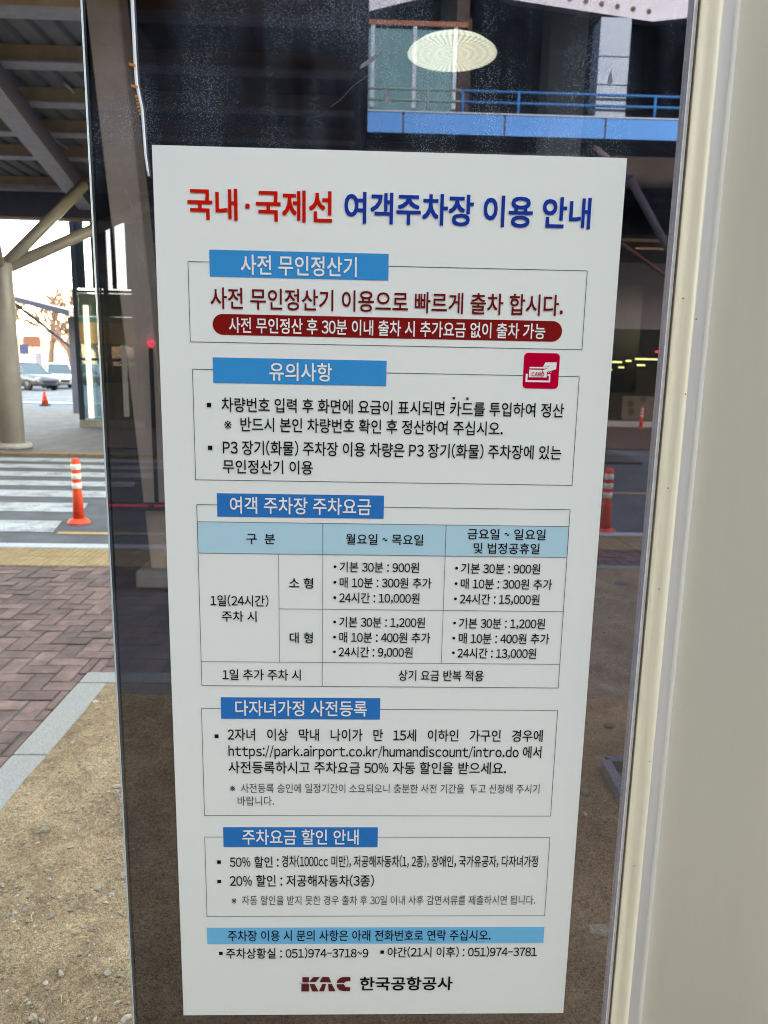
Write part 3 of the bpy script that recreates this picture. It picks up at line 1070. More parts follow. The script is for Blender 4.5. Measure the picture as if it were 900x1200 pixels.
def ring8(x, w, z0, z1, cut=0.12):
    return [(x, -w * .86, z0), (x, w * .86, z0), (x, w, z0 + .14), (x, w * 1.0, z1 - cut), (x, w * .9, z1), (x, -w * .9, z1), (x, -w, z1 - cut), (x, -w, z0 + .14)]
def make_car(name, label, paint, suv, loc, rz):
    t = thing(name, label, 'car', (0, 0, 0), 'cars in the far car park')
    H = 1.66 if suv else 1.46
    b = MB()
    b.loft([ring8(-2.24, .72, .46, .80), ring8(-2.12, .85, .34, .98), ring8(-1.2, .92, .24, 1.02), ring8(.6, .92, .24, 1.0), ring8(1.5, .91, .26, .94), ring8(2.05, .84, .30, .82), ring8(2.26, .68, .40, .66)], smooth=True)
    b.build('body', M[paint], t)
    st = [(-2.16, 1.0, .80, .78), (-2.02, H - .22, .84, .66), (-1.6, H - .06, .86, .64), (-.4, H - .01, .87, .64), (.2, H - .08, .86, .63), (1.0, .99, .80, .76)] if suv else [(-2.08, 1.0, .80, .78), (-1.75, H - .18, .84, .64), (-1.3, H - .06, .86, .63), (-.2, H - .02, .87, .63), (.35, H - .10, .86, .62), (1.25, .98, .80, .74)]
    b = MB()
    b.loft([[(x, -wb, .96), (x, wb, .96), (x, wt, z), (x, -wt, z)] for x, z, wb, wt in st], smooth=False)
    b.build('window', M['car_glass'], t)
    b = MB()
    b.loft([[(x, -wt * 1.03, z), (x, wt * 1.03, z), (x, wt * .96, z + .035), (x, -wt * .96, z + .035)] for x, z, wb, wt in st[1:5]], smooth=True)
    for s in (-1, 1):
        for (x, z, wb, wt), (x2, z2, wb2, wt2) in ((st[0], st[1]), (st[4], st[5])):
            b.bar((x, s * wt * 1.02, z), (x2, s * wt2 * 1.02, z2), .09, .05)
        b.bar((-.25, s * .89, .97), (-.2, s * .66, H - .02), .10, .03, (1, 0, 0))
    b.build('roof', M[paint], t)
    for x in (-1.36, 1.36):
        for s in (-1, 1):
            b = MB()
            b.lathe([(.22, -.10), (.335, -.10), (.35, -.06), (.35, .06), (.335, .10), (.22, .10)], (x, s * .83, .345), 24, 'y')
            wh = b.build('wheel', M['rubber'], t)
            b = MB()
            b.lathe([(.05, .102), (.20, .104), (.225, .06), (.225, -.06), (.20, -.104), (.05, -.102)], (x, s * .83, .345), 16, 'y')
            b.build('rim', M['rim'], wh)
    b = MB()
    b.loft([ring8(2.18, .50, .42, .60, .04), ring8(2.285, .46, .43, .59, .04)])
    b.build('grille', M['rubber'], t)
    b = MB()
    for s in (-1, 1):
        b.box(-.98, .98, s * .925 - .012, s * .925 + .012, .24, .40, .008)
    b.build('cladding', M['rubber'], t)
    for s in (-1, 1):
        b = MB()
        b.box(2.02, 2.13, s * .62 - .17, s * .62 + .17, .64, .79, .03)
        b.build('headlight', M['lamp_clear'], t)
        b = MB()
        b.box(-2.20, -2.10, s * .66 - .14, s * .66 + .14, .74, .92, .02)
        b.build('tail_light', M['lamp_red'], t)
        b = MB()
        b.box(.78, .92, s * .98 - .09, s * .98 + .09, .98, 1.10, .03)
        b.build('wing_mirror', M[paint], t)
    t.location = loc
    t.rotation_euler = (0, 0, rz)
    return t
make_car('parked_car', 'silver car behind the small orange cone, side on with two dark wheels showing', 'car_silver', True, (-20.65, 46.9, -.03), R(-35))
make_car('parked_car', 'white car facing the street beside the dark shelter post', 'car_white', True, (-20.5, 51.2, -.03), R(-62))
make_car('parked_car', 'white car half hidden by the thick round canopy column', 'car_white', False, (-23.9, 47.5, -.03), R(65))
make_car('parked_car', 'white car in the row behind, only its roof showing over the silver car', 'car_white', True, (-24.6, 57.0, -.03), R(-10))
make_car('parked_car', 'silver car in the row behind, roof showing over the white car by the shelter post', 'car_silver', True, (-21.3, 60.0, -.03), R(-20))

# bus shelter roof and post beside the tower
bs = thing('street_shelter', 'thin sloping roof on a dark post before the bare trees', 'shelter', (-8.98, 23.8, 0))
b = MB()
b.hexa([(-13.2, 22.9, 4.02), (-8.75, 22.9, 2.93), (-8.75, 25.4, 2.93), (-13.2, 25.4, 4.02), (-13.2, 22.9, 4.12), (-8.75, 22.9, 3.10), (-8.75, 25.4, 3.10), (-13.2, 25.4, 4.12)], 0.01)
b.build('roof', M['steel_blue'], bs)
b = MB()
b.box(-9.1, -8.86, 23.7, 23.92, 0.02, 2.95, 0.01)
b.build('post', M['wall_grey'], bs)
b = MB()
b.bar((-10.9, 24.0, 3.42), (-9.1, 23.85, 2.05), 0.07, 0.07)
b.build('brace', M['steel_blue'], bs)

# glass lift tower
tw = thing('lift_tower', 'tall glazed lift tower with lit white strips and tan landings behind the sheet edge', 'tower', (-6.0, 18.4, 0))
TX, TY = (-6.86, -5.42), (18.42, 20.6)
b = MB()
b.box(TX[0] - .06, TX[1] + .06, TY[0] - .06, TY[1] + .06, 0.02, 0.20, 0.01)
b.build('base', M['concrete'], tw)
b = MB()
for x in (TX[0], -6.14, TX[1]):
    for y in TY:
        b.box(x - .05, x + .05, y - .05, y + .05, .2, 9)
for z in (1.62, 3.2, 8.95):
    for y in TY:
        b.box(TX[0] + .05, TX[1] - .05, y - .04, y + .04, z, z + .06)
    for x in TX:
        b.box(x - .04, x + .04, TY[0] + .05, TY[1] - .05, z, z + .06)
b.build('frame', M['tower_frame'], tw)
b = MB()
b.box(TX[0] + .05, -6.19, TY[0] - .012, TY[0] + .012, .21, 3.19)
b.box(-6.09, TX[1] - .05, TY[0] - .012, TY[0] + .012, .21, 3.19)
b.box(TX[0] - .012, TX[0] + .012, TY[0] + .05, TY[1] - .05, .21, 3.19)
b.build('glazing', M['clear'], tw)
b = MB()
b.box(TX[0] + .06, TX[1] - .06, TY[0] - .05, TY[1] - .06, 2.02, 2.52)
b.build('landing', M['tan'], tw)
b = MB()
b.box(TX[0] + .06, TX[1] - .06, TY[0] - .055, TY[1] - .06, 2.53, 2.64)
b.build('landing_edge', M['teal_strip'], tw)
b = MB()
b.box(TX[0] + .06, TX[1] - .06, TY[0] + .03, TY[0] + .06, 2.66, 3.18)
b.box(TX[0] + .06, TX[1] - .06, TY[1] - .3, TY[1] - .2, .2, 1.5)
b.build('back_panel', M['olive'], tw)
b = MB()
for xa, xb in ((TX[0] - .05, -6.63), (-6.47, -6.22), (-6.0, -5.9), (-5.66, TX[1] - .051)):
    b.box(xa, xb, TY[0] + .06, TY[0] + .1, 3.3, 8.9)
b.box(TX[1] - .025, -3.6, 18.485, 20.4, .0, 9.0)
b.build('dark_panel', M['tower_frame'], tw)
for x, z0, z1 in ((-6.6, .25, 2.9), (-5.75, .3, 2.0)):
    b = MB()
    b.box(x - .055, x + .055, TY[0] - .13, TY[0] - .07, z0, z1)
    b.build('lit_strip', M['tube_lit'], tw)

# signs and a low building in the distance
sg = thing('sign_board', 'rust orange sign board on a post under the bare trees', 'sign', (-25.0, 58, 0))
b = MB(); b.box(-25.7, -24.4, 57.95, 58.05, 2.8, 3.6, .02); b.build('board', M['sign_orange'], sg)
b = MB(); b.tube([(-25.05, 58.1, -.01), (-25.05, 58.1, 3.3)], .06, 8); b.build('post', M['steel'], sg)
sg = thing('sign_board', 'small dark blue sign board left of the orange sign board', 'sign', (-24.8, 56, 0))
b = MB(); b.box(-25.1, -24.45, 55.95, 56.05, 2.25, 2.95, .02); b.build('board', M['sign_blue'], sg)
b = MB(); b.tube([(-24.8, 56.1, -.01), (-24.8, 56.1, 2.6)], .05, 8); b.build('post', M['steel'], sg)
b = MB()
b.box(-23.95, -23.6, 55.8, 56.1, -.01, 2.35, .02)
tag(b.build('concrete_post', M['wall_grey'], loc=(-23.78, 56, 0)), 'short grey post rising behind the silver car roof', 'post')

fb = thing('low_building', 'low orange brown building on the horizon behind the parked cars', 'building', (-45, 95, 0))
b = MB(); b.box(-75, -20, 95, 105, -.1, 4.4); b.build('wall', M['far_wall'], fb)
b = MB(); b.box(-75.5, -19.5, 94.6, 105.5, 4.41, 4.75); b.build('roof', M['steel'], fb)
for k in range(16):
    b = MB(); b.box(-73 + k * 3.3, -71.2 + k * 3.3, 94.95, 94.99, 1.2, 2.9); b.build('window', M['far_window'], fb)

def tree(label, loc, h, seed):
    t = thing('bare_tree', label, 'tree', loc, 'bare winter trees beyond the car park')
    rg = random.Random(seed)
    tb, cb = MB(), MB()
    L0 = Vector(loc)
    def grow(p, d, length, r, depth):
        pts = [p]
        q, dd = p.copy(), d.copy()
        for k in range(3):
            dd = (dd + Vector((rg.uniform(-.18, .18), rg.uniform(-.18, .18), rg.uniform(-.04, .14)))).normalized()
            q = q + dd * length / 3
            pts.append(q.copy())
        (tb if depth == 0 else cb).tube(pts, r, 6 if depth < 2 else 3, r * .62, caps=False)
        if depth >= 5: return
        nb = 3 if depth < 4 else 4
        for k in range(nb + (1 if depth == 0 else 0)):
            s = rg.uniform(.45, 1.0) if depth else rg.uniform(.6, 1)
            base = pts[0].lerp(pts[-1], s) if s < .99 else pts[-1]
            seg = min(2, int(s * 3))
            base = pts[seg].lerp(pts[seg + 1], s * 3 - seg) if seg < 3 else pts[-1]
            ang = rg.uniform(.35, .85)
            ax = Vector((rg.uniform(-1, 1), rg.uniform(-1, 1), rg.uniform(-.3, .3))).normalized()
            nd = (Matrix.Rotation(ang, 3, ax) @ dd)
            nd.z = abs(nd.z) * .8 + .15
            grow(base, nd.normalized(), length * rg.uniform(.58, .78), max(.035, r * .58), depth + 1)
    grow(L0.copy(), Vector((0, 0, 1)), h * .36, h * .028, 0)
    tb.build('trunk', M['bark'], t, normals=False)
    cb.build('crown', M['twig'], t, normals=False)
    return t
tree('bare tree with a fan of fine twigs right of the thick round canopy column', (-29.0, 70, 0), 11.5, 2)
tree('bare tree behind the dark shelter post, lower than its neighbour', (-24.2, 74, 0), 9.0, 7)
tree('bare tree standing between the two sign boards and the shelter brace', (-27.6, 80, 0), 9.5, 12)
tree('bare tree with the widest crown, over the row of car roofs', (-25.6, 68, 0), 10.0, 31)
tree('bare tree mostly behind the thick round canopy column', (-33.5, 72, 0), 11, 21)

# drain frame and concrete block seen through the sheet
b = MB()
for a, c in (((.945, 2.33), (.955, 2.63)), ((.945, 2.62), (1.45, 2.62)), ((1.44, 2.63), (1.44, 2.33)), ((1.45, 2.34), (.945, 2.34))):
    b.bar((a[0], a[1], .018), (c[0], c[1], .018), .035, .06, bevel=.005)
tag(b.build('drain_frame', M['drain'], loc=(1.2, 2.48, 0)), 'square dark steel drain frame lying on the soil by the cream post', 'drain')
bl = thing('concrete_barrier', 'beige concrete barrier with round dark holes before the dark entrance', 'barrier', (9.9, 26, 0))
b = MB(); b.box(9.0, 10.9, 25.9, 26.3, -.012, .82, .04, 2); bb = b.build('block', mat('block_beige', (0.10, 0.085, 0.07), 0.9, var=0.2), bl)
b = MB()
for x, z in ((9.3, .55), (9.75, .72), (10.2, .68), (10.6, .68), (9.35, .28)):
    b.lathe([(.11, 25.885), (.11, 25.895)], (x, 0, z), 14, 'y')
b.build('hole', M['dark'], bb)

# ------------------------------------------------------------------ the shelter side: tinted sheet, cream post, wall panel
GY = 1.0050
sh = thing('notice_shelter', 'cream framed shelter side with a tall tinted sheet carrying the poster', 'shelter', (0.2, GY, 0))
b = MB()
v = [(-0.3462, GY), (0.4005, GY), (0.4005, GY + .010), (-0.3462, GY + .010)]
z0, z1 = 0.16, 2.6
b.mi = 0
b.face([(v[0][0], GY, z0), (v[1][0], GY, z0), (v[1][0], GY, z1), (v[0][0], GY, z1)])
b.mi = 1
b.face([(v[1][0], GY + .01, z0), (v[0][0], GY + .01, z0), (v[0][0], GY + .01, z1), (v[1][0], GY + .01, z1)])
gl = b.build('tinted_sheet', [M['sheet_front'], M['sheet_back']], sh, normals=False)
b = MB()
b.box(-0.3484, -0.3464, GY - .0008, GY + .0105, z0, z1, .0008)
b.mi = 1
b.box(-0.3462, -0.3440, GY + .0101, GY + .0108, z0, z1)
b.build('polished_edge', [M['edge'], M['dark']], gl)
# scratches and a smear of old adhesive on the face
def fleck(pts, w):
    b = MB()
    P = [Vector((x, GY - .0003, z)) for x, z in pts]
    for a, c in zip(P, P[1:]):
        d = (c - a).normalized()
        s = Vector((-d.z, 0, d.x)) * w / 2
        b.face([a - s, a + s, c + s, c - s])
    return b
fleck([(-0.330 + .052 * t, 1.501 + .052 * t ** 1.4) for t in [i / 8 for i in range(9)]], .00032).build('scratch', M['scratch'], gl)
fleck([(-0.046 + .056 * t + .002 * math.sin(t * 9), 1.823 + .046 * t) for t in [i / 8 for i in range(9)]], .00032).build('scratch', M['scratch'], gl)
fleck([(-0.305 + .02 * t + .003 * math.sin(t * 7), 1.72 - .09 * t) for t in [i / 8 for i in range(9)]], .00032).build('scratch', M['scratch'], gl)
b = MB()
b.face([(x, GY - .0003, z) for x, z in ((-.010, 1.867), (.004, 1.874), (.021, 1.890), (.006, 1.882), (-.009, 1.872))])
b.build('adhesive_residue', M['smear'], gl); b = MB()
b.face([(x, GY - .0003, z) for x, z in ((.019, 1.838), (.023, 1.846), (.026, 1.837), (.030, 1.829), (.022, 1.829))])
b.build('adhesive_residue', M['smear'], gl); b = MB()
b.face([(x, GY - .0003, z) for x, z in ((.300, 1.868), (.303, 1.876), (.304, 1.868), (.306, 1.862), (.302, 1.856), (.299, 1.86))])
b.build('adhesive_residue', M['smear'], gl); b = MB()
b.face([(x, GY - .0003, z) for x, z in ((-.232, 1.762), (-.226, 1.764), (-.225, 1.760), (-.231, 1.759))])
b.build('adhesive_residue', M['smear'], gl)

# cream post: gasket, dark groove, rounded moulding, flange with a raised lip
def vprofile(pts, name, mt, smooth=False, z0=0.0, z1=2.7):
    b = MB()
    b.loft([[(x, GY + y, z0) for x, y in pts], [(x, GY + y, z1) for x, y in pts]], smooth=False)
    o = b.build(name, mt, sh)
    if smooth:
        for p in o.data.polygons: p.use_smooth = abs(p.normal.z) < .5
        o.data.set_sharp_from_angle(angle=R(35))
    return o
post = vprofile([(.4072 + .0115 - .0115 * math.cos(a), -.014 - .0085 * math.sin(a)) for a in [math.pi * k / 12 for k in range(13)]] + [(.4302, .03), (.4072, .03)], 'moulding', M['cream'], True)
vprofile([(.4007, -.0012), (.4012, -.0028), (.4036, -.0034), (.4044, -.002), (.4044, .02), (.4007, .02)], 'gasket', M['gasket'])
vprofile([(.4046, .003), (.4070, .003), (.4070, .02), (.4046, .02)], 'groove', M['dark'])
vprofile([(.4304, -.013), (.4440, -.016), (.4472, -.021), (.4488, -.0215), (.4496, -.019), (.4496, .03), (.4304, .03)], 'flange', M['pale'], True)
vprofile([(.4498, -.006), (1.25, -.006), (1.25, .034), (.4498, .034)], 'wall_panel', M['panel'])
vprofile([(1.2502, -.016), (1.30, -.016), (1.30, .04), (1.2502, .04)], 'end_post', M['cream'])
b = MB()
b.box(-.36, .3968, GY - .02, GY + .03, 0.0, .158, .004)
b.build('bottom_rail', M['cream'], sh)
b = MB()
for x, z in ((.4135, 1.352), (.4255, 1.478), (.4335, 1.575), (.4105, 1.60), (.4190, 1.905), (.4140, 1.21), (.4225, .95), (.4150, .78), (.4215, .62), (.4395, 1.12), (.4440, 1.78), (.4380, .70)):
    b.lathe([(.0009, -.0007), (.0007, .0007)], (x, GY - .0214 if x < .43 else GY - .0137, z), 8, 'y')
b.build('rust_spot', mat('rust', (.11, .05, .03), .9), post)

# white cable on the sheet, standing in for a mirrored sunlit conduit
b = MB()
pts = [(-.2862, 2.35), (-.2855, 1.96), (-.2848, 1.87), (-.2840, 1.842), (-.2815, 1.828), (-.2785, 1.812), (-.2775, 1.79), (-.2765, 1.76), (-.2745, 1.742), (-.2735, 1.735)]
b.tube([(x, GY - .004, z) for x, z in pts], .0022, 10, .0014)
cb = b.build('cable', M['cable'], loc=(-.285, GY, 2.35))
tag(cb, 'thin white cable standing in for a mirrored one, with orange ties, above the poster corner', 'cable')
b = MB()
for x, z in ((-.2858, 1.862), (-.2842, 1.838)):
    b.hexa([(x - .006, GY - .006, z - .001), (x + .002, GY - .0065, z - .003), (x + .002, GY - .0005, z - .003), (x - .006, GY - .0005, z - .001),
            (x - .006, GY - .006, z + .002), (x + .002, GY - .0065, z), (x + .002, GY - .0005, z), (x - .006, GY - .0005, z + .002)])
for k in range(6):
    z = 1.826 - k * .004
    x = -.2815 + k * .0008
    b.tube([(x - .0045, GY - .003, z + .001), (x - .0005, GY - .0045, z)], .0014, 6)
b.build('tie', M['tie'], cb)

# ------------------------------------------------------------------ the poster, drawn in millimetres from its upper left corner
PX, PZ, PW, PH = -0.26906, 1.77255, 600.0, 1270.6
def U(u, v, lay): return (PX + u / 1000, GY - .0006 - lay * .0003, PZ - v / 1000)
b = MB()
b.box(PX, PX + PW / 1000, GY - .0006, GY - .0001, PZ - PH / 1000, PZ)
poster = b.build('notice_poster', M['paper'], loc=(PX + .3, GY, PZ - 1.2706))
tag(poster, 'white Korean parking fee poster with red and blue heading stuck on the tinted sheet', 'poster')

def flat(polys, name, mt, parent, lay):
    b = MB()
    for p in polys:
        f = b.face([U(u, v, lay) for u, v in p])
        f.normal_update()
        if f.normal.y > 0: f.normal_flip()
    return b.build(name, mt, parent, normals=False)
def rect(u0, v0, u1, v1): return [(u0, v0), (u1, v0), (u1, v1), (u0, v1)]
def rrect(u0, v0, u1, v1, r, n=8):
    P = []
    for cu, cv, a0 in ((u1 - r, v0 + r, -90), (u1 - r, v1 - r, 0), (u0 + r, v1 - r, 90), (u0 + r, v0 + r, 180)):
        for k in range(n + 1):
            a = R(a0 + 90 * k / n)
            P.append((cu + r * math.cos(a), cv + r * math.sin(a)))
    return P
def hl(u0, u1, v, w=.75): return rect(u0, v - w / 2, u1, v + w / 2)
def vl(u, v0, v1, w=.75): return rect(u - w / 2, v0, u + w / 2, v1)

GLYPH = {'/': ([(0, -.10), (.065, -.10), (.365, .80), (.30, .80)], [(0, 1, 2, 3)], .385)}
def wide(ch): return chr(ord(ch) + 0xFEE0) if 0x21 <= ord(ch) <= 0x7e else ch
def draw_glyphs(chars):
    """Outlines of all characters, one per line of a single text. Latin letters and figures are taken
    from the full-width forms so they match the Korean face."""
    c = bpy.data.curves.new('lettering', 'FONT')
    c.body = "\n".join(wide(ch) for ch in chars)
    c.size = 1
    c.space_line = 2.0
    c.resolution_u = 3
    o = bpy.data.objects.new('lettering', c)
    me = bpy.data.meshes.new_from_object(o)
    co = [(v.co.x, v.co.y) for v in me.vertices]
    line = [round((0.35 - y) / 2.0) for x, y in co]
    sets = [([], [], {}) for _ in chars]
    for k, (x, y) in enumerate(co):
        V, F, mp = sets[line[k]]
        mp[k] = len(V)
        V.append((x, y + 2.0 * line[k]))
    for p in me.polygons:
        V, F, mp = sets[line[p.vertices[0]]]
        F.append(tuple(mp[i] for i in p.vertices))
    bpy.data.objects.remove(o)
    bpy.data.curves.remove(c)
    bpy.data.meshes.remove(me)
    for ch, (V, F, mp) in zip(chars, sets):
        a, b_ = min(x for x, y in V), max(x for x, y in V)
        adv = .92
        if 0x21 <= ord(ch) <= 0x7e:
            k = {'~': .40, '-': .40, '%': .74}.get(ch, None)
            k = k / (b_ - a) if k else 0.96
            V = [((x - a) * k + .055, y) for x, y in V]
            adv = (b_ - a) * k + .11
            if ch.isdigit():
                V = [(x + (.56 - adv) / 2, y) for x, y in V]
                adv = .56
        elif ch == '·':
            V, adv = [(x - a + .2, y) for x, y in V], .4 + b_ - a
        GLYPH[ch] = (V, F, adv)
def glyph(ch): return GLYPH[ch]
EM_H, EM_C = 0.905, 0.374      # height and middle of a Korean letter in ems
def letter(entries, name, mt, parent, lay=2):
    b = MB()
    star = glyph('※')[0]
    for body, u0, u1, v, h, wt in entries:
        pen, run = 0.0, []
        for ch in body:
            if ch == ' ':
                pen += .27
                continue
            V, F, adv = glyph(ch)
            run.append((pen, V, F))
            pen += adv
        x0 = min(p + x for p, V, F in run[:2] for x, y in V)
        x1 = max(p + x for p, V, F in run[-2:] for x, y in V)
        s = h / EM_H
        wt = max(wt, 0.0)
        sx = (u1 - u0) / (x1 - x0 + 2 * wt)
        # heavier strokes: the outline is laid down again, shifted by the stroke gain, in steps of a few microns
        shifts = [(0, 0)] if wt == 0 else [(-wt, -wt), (wt, wt), (-wt, wt), (wt, -wt)]
        for k, (ox, oy) in enumerate(shifts):
            for pen, V, F in run:
                if k and V is star: continue
                vs = [b.bm.verts.new(U(u0 + (pen + x - x0 + wt + ox) * sx, v - (y - EM_C + oy) * s, lay + k * .12)) for x, y in V]
                for f in F:
                    try:
                        g = b.bm.faces.new([vs[i] for i in f])
                        g.normal_update()
                        if g.normal.y > 0: g.normal_flip()
                    except ValueError:
                        pass
    return b.build(name, mt, parent, normals=False)

TEXTS = [
    (0, '국내·국제선', 42.2, 225.4, 68.4, 36.9, 'red', 0.02),
    (0, '여객주차장 이용 안내', 241.0, 558.1, 68.1, 36.7, 'navy', 0.02),
    (1, '사전 무인정산기', 108.2, 257.7, 140.8, 24.3, 'white', 0.012),
    (1, '사전 무인정산기 이용으로 빠르게 출차 합시다.', 68.4, 529.7, 183.2, 26.4, 'maroon', 0.011),
    (1, '사전 무인정산 후 30분 이내 출차 시 추가요금 없이 출차 가능', 91.6, 508.0, 216.8, 19.4, 'white', 0.012),
    (2, '유의사항', 143.6, 226.6, 275.5, 23.4, 'white', 0.012),
    (2, '차량번호 입력 후 화면에 요금이 표시되면 카드를 투입하여 정산', 79.9, 539.6, 320.0, 18.7, 'black', 0.009),
    (2, '※ 반드시 본인 차량번호 확인 후 정산하여 주십시오.', 83.0, 457.9, 345.9, 18.9, 'black', 0.009),
    (2, 'P3 장기(화물) 주차장 이용 차량은 P3 장기(화물) 주차장에 있는', 80.3, 539.6, 377.2, 19.1, 'black', 0.009),
    (2, '무인정산기 이용', 79.7, 201.3, 403.0, 18.6, 'black', 0.009),
    (3, '여객 주차장 주차요금', 88.0, 281.2, 456.0, 23.2, 'white', 0.01),
    (3, '구  분', 109.9, 149.3, 502.8, 15.1, 'black', 0.009),
    (3, '월요일 ~ 목요일', 247.0, 354.5, 501.7, 15.2, 'black', 0.009),
    (3, '금요일 ~ 일요일', 415.7, 525.0, 492.1, 15.2, 'black', 0.009),
    (3, '및 법정공휴일', 425.1, 517.6, 512.3, 15.3, 'black', 0.009),
    (3, '1일(24시간)', 58.5, 139.4, 592.2, 16.2, 'black', 0.009),
    (3, '주차 시', 73.8, 122.5, 615.1, 15.7, 'black', 0.009),
    (3, '소 형', 168.2, 201.8, 565.7, 15.5, 'black', 0.009),
    (3, '대 형', 168.8, 201.6, 646.0, 15.9, 'black', 0.009),
    (3, '기본 30분 : 900원', 238.8, 349.7, 541.5, 15.1, 'black', 0.009),
    (3, '매 10분 : 300원 추가', 239.0, 367.7, 564.0, 15.3, 'black', 0.009),
    (3, '24시간 : 10,000원', 238.5, 351.6, 586.2, 15.4, 'black', 0.009),
    (3, '기본 30분 : 1,200원', 238.8, 360.3, 621.9, 15.6, 'black', 0.009),
    (3, '매 10분 : 400원 추가', 239.0, 368.5, 644.6, 15.7, 'black', 0.009),
    (3, '24시간 : 9,000원', 238.2, 344.0, 666.6, 15.8, 'black', 0.009),
    (3, '기본 30분 : 900원', 408.6, 520.2, 541.5, 15.2, 'black', 0.009),
    (3, '매 10분 : 300원 추가', 409.1, 538.5, 563.8, 15.3, 'black', 0.009),
    (3, '24시간 : 15,000원', 408.7, 521.9, 586.2, 15.5, 'black', 0.009),
    (3, '기본 30분 : 1,200원', 408.9, 531.8, 622.0, 15.7, 'black', 0.009),
    (3, '매 10분 : 400원 추가', 409.5, 539.3, 644.7, 15.8, 'black', 0.009),
    (3, '24시간 : 13,000원', 408.3, 521.8, 666.9, 15.9, 'black', 0.009),
    (3, '1일 추가 주차 시', 72.9, 184.4, 702.2, 16.6, 'black', 0.009),
    (3, '상기 요금 반복 적용', 324.5, 447.4, 701.4, 16.3, 'black', 0.009),
    (4, '다자녀가정 사전등록', 90.1, 279.8, 753.3, 23.8, 'white', 0.01),
    (4, '2자녀   이상   막내   나이가   만   15세   이하인   가구인   경우에', 78.5, 538.8, 794.5, 18.8, 'black', 0.009),
    (4, 'https://park.airport.co.kr/humandiscount/intro.do 에서', 79.0, 538.3, 820.4, 19.0, 'black', 0.009),
    (4, '사전등록하시고 주차요금 50% 자동 할인을 받으세요.', 78.5, 487.5, 846.4, 19.2, 'black', 0.009),
    (4, '※ 사전등록 승인에 일정기간이 소요되오니 충분한 사전 기간을  두고 신청해 주시기', 80.2, 539.0, 879.8, 15.2, 'grey', -0.006),
    (4, '바랍니다.', 91.0, 144.4, 900.5, 15.3, 'grey', -0.006),
    (5, '주차요금 할인 안내', 96.7, 270.5, 959.8, 24.8, 'white', 0.01),
    (5, '50% 할인 :', 77.5, 150.7, 1001.5, 18.7, 'black', 0.009),
    (5, '경차(1000cc 미만), 저공해자동차(1, 2종), 장애인, 국가유공자, 다자녀가정', 155.3, 543.5, 1000.4, 19.5, 'black', 0.009),
    (5, '20% 할인 : 저공해자동차(3종)', 76.8, 294.7, 1033.3, 19.6, 'black', 0.009),
    (5, '※ 자동 할인을 받지 못한 경우 출차 후 30일 이내 사후 감면서류를 제출하시면 됩니다.', 79.1, 543.3, 1066.8, 16.2, 'grey', -0.006),
    (6, '주차장 이용 시 문의 사항은 아래 전화번호로 연락 주십시오.', 71.9, 477.3, 1128.2, 18.8, 'black', 0.008),
    (6, '주차상황실 : 051)974-3718~9', 68.6, 288.1, 1159.2, 18.2, 'black', 0.009),
    (6, '야간(21시 이후) : 051)974-3781', 317.9, 551.2, 1158.0, 18.3, 'black', 0.009),
    (6, '한국공항공사', 275.6, 421.1, 1214.4, 24.0, 'black', 0.018),
]

draw_glyphs(sorted({ch for t in TEXTS for ch in t[1] if ch not in ' /'} | set('CARD')))
def pick(sec, col): return [(t, u0, u1, v, h, w) for s, t, u0, u1, v, h, c, w in TEXTS if s == sec and c == col]
letter(pick(0, 'red'), 'red_heading', M['i_red'], poster)
letter(pick(0, 'navy'), 'blue_heading', M['i_navy'], poster)
SEC = {1: ((40.8, 138.6, 558.6, 238.9), (68.3, 123.4, 298.8, 156.5)), 2: ((42.6, 274.5, 557.4, 421.5), (69.5, 258.7, 298.8, 291.8)),
       3: ((43.2, 456.0, 557.0, 718.8), (70.8, 440.0, 298.7, 472.4)), 4: ((41.6, 754.2, 558.4, 924.2), (69.6, 736.9, 299.0, 770.2)),
       5: ((41.0, 960.0, 559.6, 1094.0), (68.6, 943.6, 299.1, 976.6))}
frames = {}
for s, ((a, c, d, e), bn) in SEC.items():
    polys = [hl(a, bn[0], c), hl(bn[2], d, c), vl(a, c + .375, e), vl(d, c + .375, e), hl(a - .375, d + .375, e + .375)]
    if s == 2: polys = [hl(a, bn[0], c), hl(bn[2], 481.4, c), hl(529.6, d, c), vl(a, c + .375, e), vl(d, c + .375, e), hl(a - .375, d + .375, e + .375)]
    if s == 3:
        polys += [hl(43.6, 556.6, 479.8, .6), hl(43.6, 556.6, 524.1, .6), vl(154.1, 524.4, 682.5, .6), vl(215.2, 480.1, 524.0, .6), vl(215.2, 524.4, 718.4, .6),
                  vl(385.6, 480.1, 523.8, .6), vl(385.6, 524.4, 682.5, .6), hl(154.4, 556.6, 603.4, .6), hl(43.6, 556.6, 682.8, .6)]
    fr = flat(polys, 'price_table' if s == 3 else 'section_frame', M['i_line'], poster, 2 if s == 3 else 1)
    frames[s] = fr
    flat([rect(*bn)], 'section_banner', M['i_blue'] if s < 3 else M['i_deep'], fr, 1)
    letter(pick(s, 'white')[:1], 'banner_lettering', M['i_white'], fr, 2)
    if pick(s, 'black'): letter(pick(s, 'black'), 'lettering', M['i_black'], fr, 2)
    if pick(s, 'grey'): letter(pick(s, 'grey'), 'fine_print', M['i_grey'], fr, 2)
flat([rect(43.6, 480.1, 556.6, 523.8)], 'table_header', M['i_pale'], frames[3], 1)
letter(pick(1, 'maroon'), 'maroon_lettering', M['i_maroon'], frames[1], 2)
flat([rrect(70.5, 203.0, 530.4, 229.6, 13.2)], 'pill', M['i_pill'], frames[1], 1)
letter(pick(1, 'white')[1:], 'pill_lettering', M['i_white'], frames[1], 2)
sq = lambda u, v, s=2.9: rect(u - s, v - s, u + s, v + s)
flat([sq(63.3, 321), sq(63.4, 378)], 'bullet', M['i_black'], frames[2], 2)
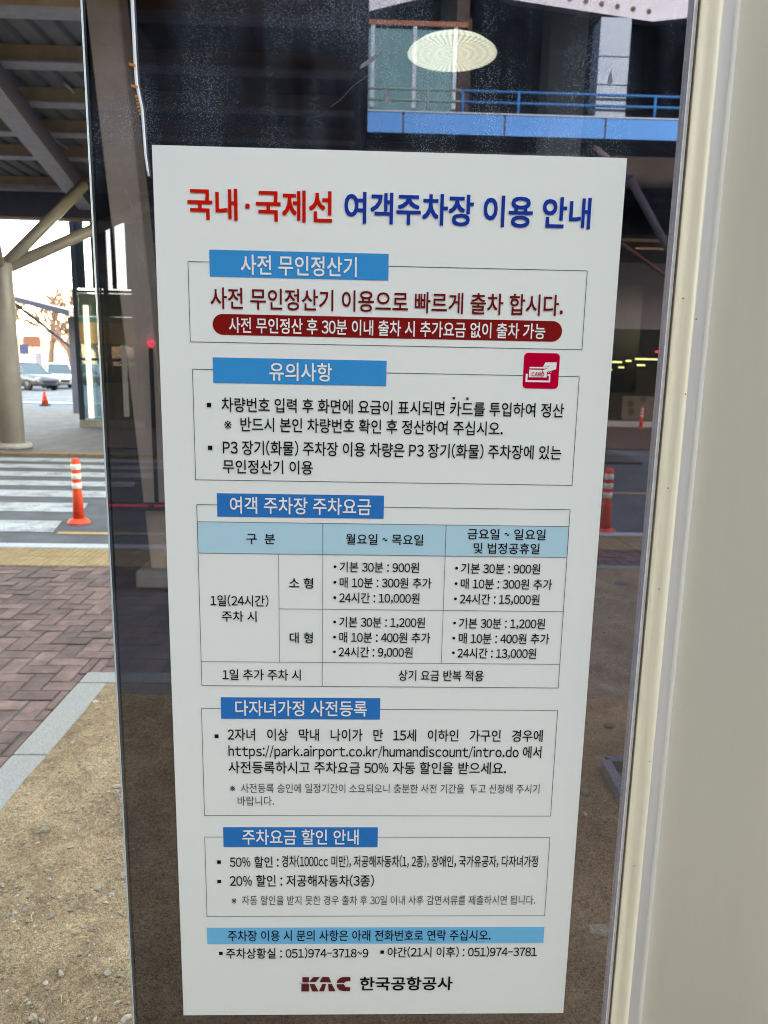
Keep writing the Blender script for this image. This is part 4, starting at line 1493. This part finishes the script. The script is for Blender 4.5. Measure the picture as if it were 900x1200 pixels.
flat([sq(389.8, 306.1, 1.6), sq(408.1, 306.4, 1.6)], 'red_dot', M['i_maroon'], frames[2], 2)
disc = lambda u, v, r: [(u + r * math.cos(k * math.pi / 6), v + r * math.sin(k * math.pi / 6)) for k in range(12)]
flat([disc(u, v, 2.1) for u in (232.3, 402.4) for v in (541.3, 563.8, 586.2, 621.9, 644.5, 666.6)], 'bullet', M['i_black'], frames[3], 2)
flat([sq(62.4, 797.3)], 'bullet', M['i_black'], frames[4], 2)
flat([sq(61.3, 1001.5), sq(60.9, 1034.4)], 'bullet', M['i_black'], frames[5], 2)
ft = flat([rect(40.2, 1114.2, 560.4, 1142.8)], 'contact_bar', M['i_sky'], poster, 1)
letter(pick(6, 'black'), 'lettering', M['i_black'], ft, 2)
flat([sq(60.6, 1159.0), sq(309.4, 1157.6)], 'bullet', M['i_black'], ft, 2)

# card symbol: white hand putting a card in a slot
ic = flat([rrect(481.6, 244.6, 529.6, 291.4, 5.5)], 'card_symbol', M['i_icon'], poster, 1)
cu = lambda X, Y: (481.6 + (X - 232) / 424 * 48, 244.6 + (Y - 130) / 425 * 46.8)
P = lambda *q: [cu(*a) for a in q]
flat([P((262, 380), (288, 380), (284, 456), (262, 478)), P((262, 478), (284, 456), (538, 456), (556, 478)), P((522, 380), (556, 380), (556, 478), (538, 456), (538, 402), (522, 402)),
      P((300, 330), (448, 330), (458, 362), (512, 350), (512, 420), (300, 420)),
      P((308, 298), (500, 296), (522, 288), (516, 306), (490, 314), (300, 314)),
      P((490, 240), (622, 238), (620, 318), (570, 336), (545, 345), (470, 358), (456, 336), (512, 314), (540, 272), (516, 288), (468, 292), (464, 286)),
      P((522, 360), (540, 348), (536, 362)), P((548, 358), (568, 346), (562, 362))], 'hand_and_card', M['i_white'], ic, 2)
a, c = cu(330, 382), cu(480, 382)
letter([('CARD', a[0], c[0], a[1] + 0.15, 6.2, .02)], 'card_lettering', M['i_icon'], ic, 3)

# emblem letters of the airport corporation
k_ = lambda X, Y: (181.4 + (X - 508) / 214 * 79.2, 1201.9 + (Y - 665) / 60 * 25.8)
Q = lambda *q: [k_(*a) for a in q]
emb = flat([Q((520, 665), (548, 665), (548, 686), (520, 686)), Q((516, 694), (548, 694), (548, 725), (516, 725)),
      Q((548, 686), (566, 665), (594, 665), (576, 686)), Q((550, 694), (572, 694), (588, 725), (562, 725)),
      Q((604, 665), (632, 665), (642, 688), (592, 686)), Q((604, 694), (620, 694), (612, 725), (590, 725)), Q((628, 694), (644, 694), (660, 725), (632, 725)),
      Q((722, 665), (722, 683), (704, 683), (696, 690), (664, 690), (668, 678), (680, 668), (692, 665)),
      Q((664, 695), (695, 695), (702, 708), (722, 708), (722, 725), (692, 725), (676, 720), (667, 709)),
      Q((506, 690), (546, 688), (546, 691.5), (506, 691))], 'emblem', mat('ink_emblem', (.13, .008, .016), .45), poster, 2)
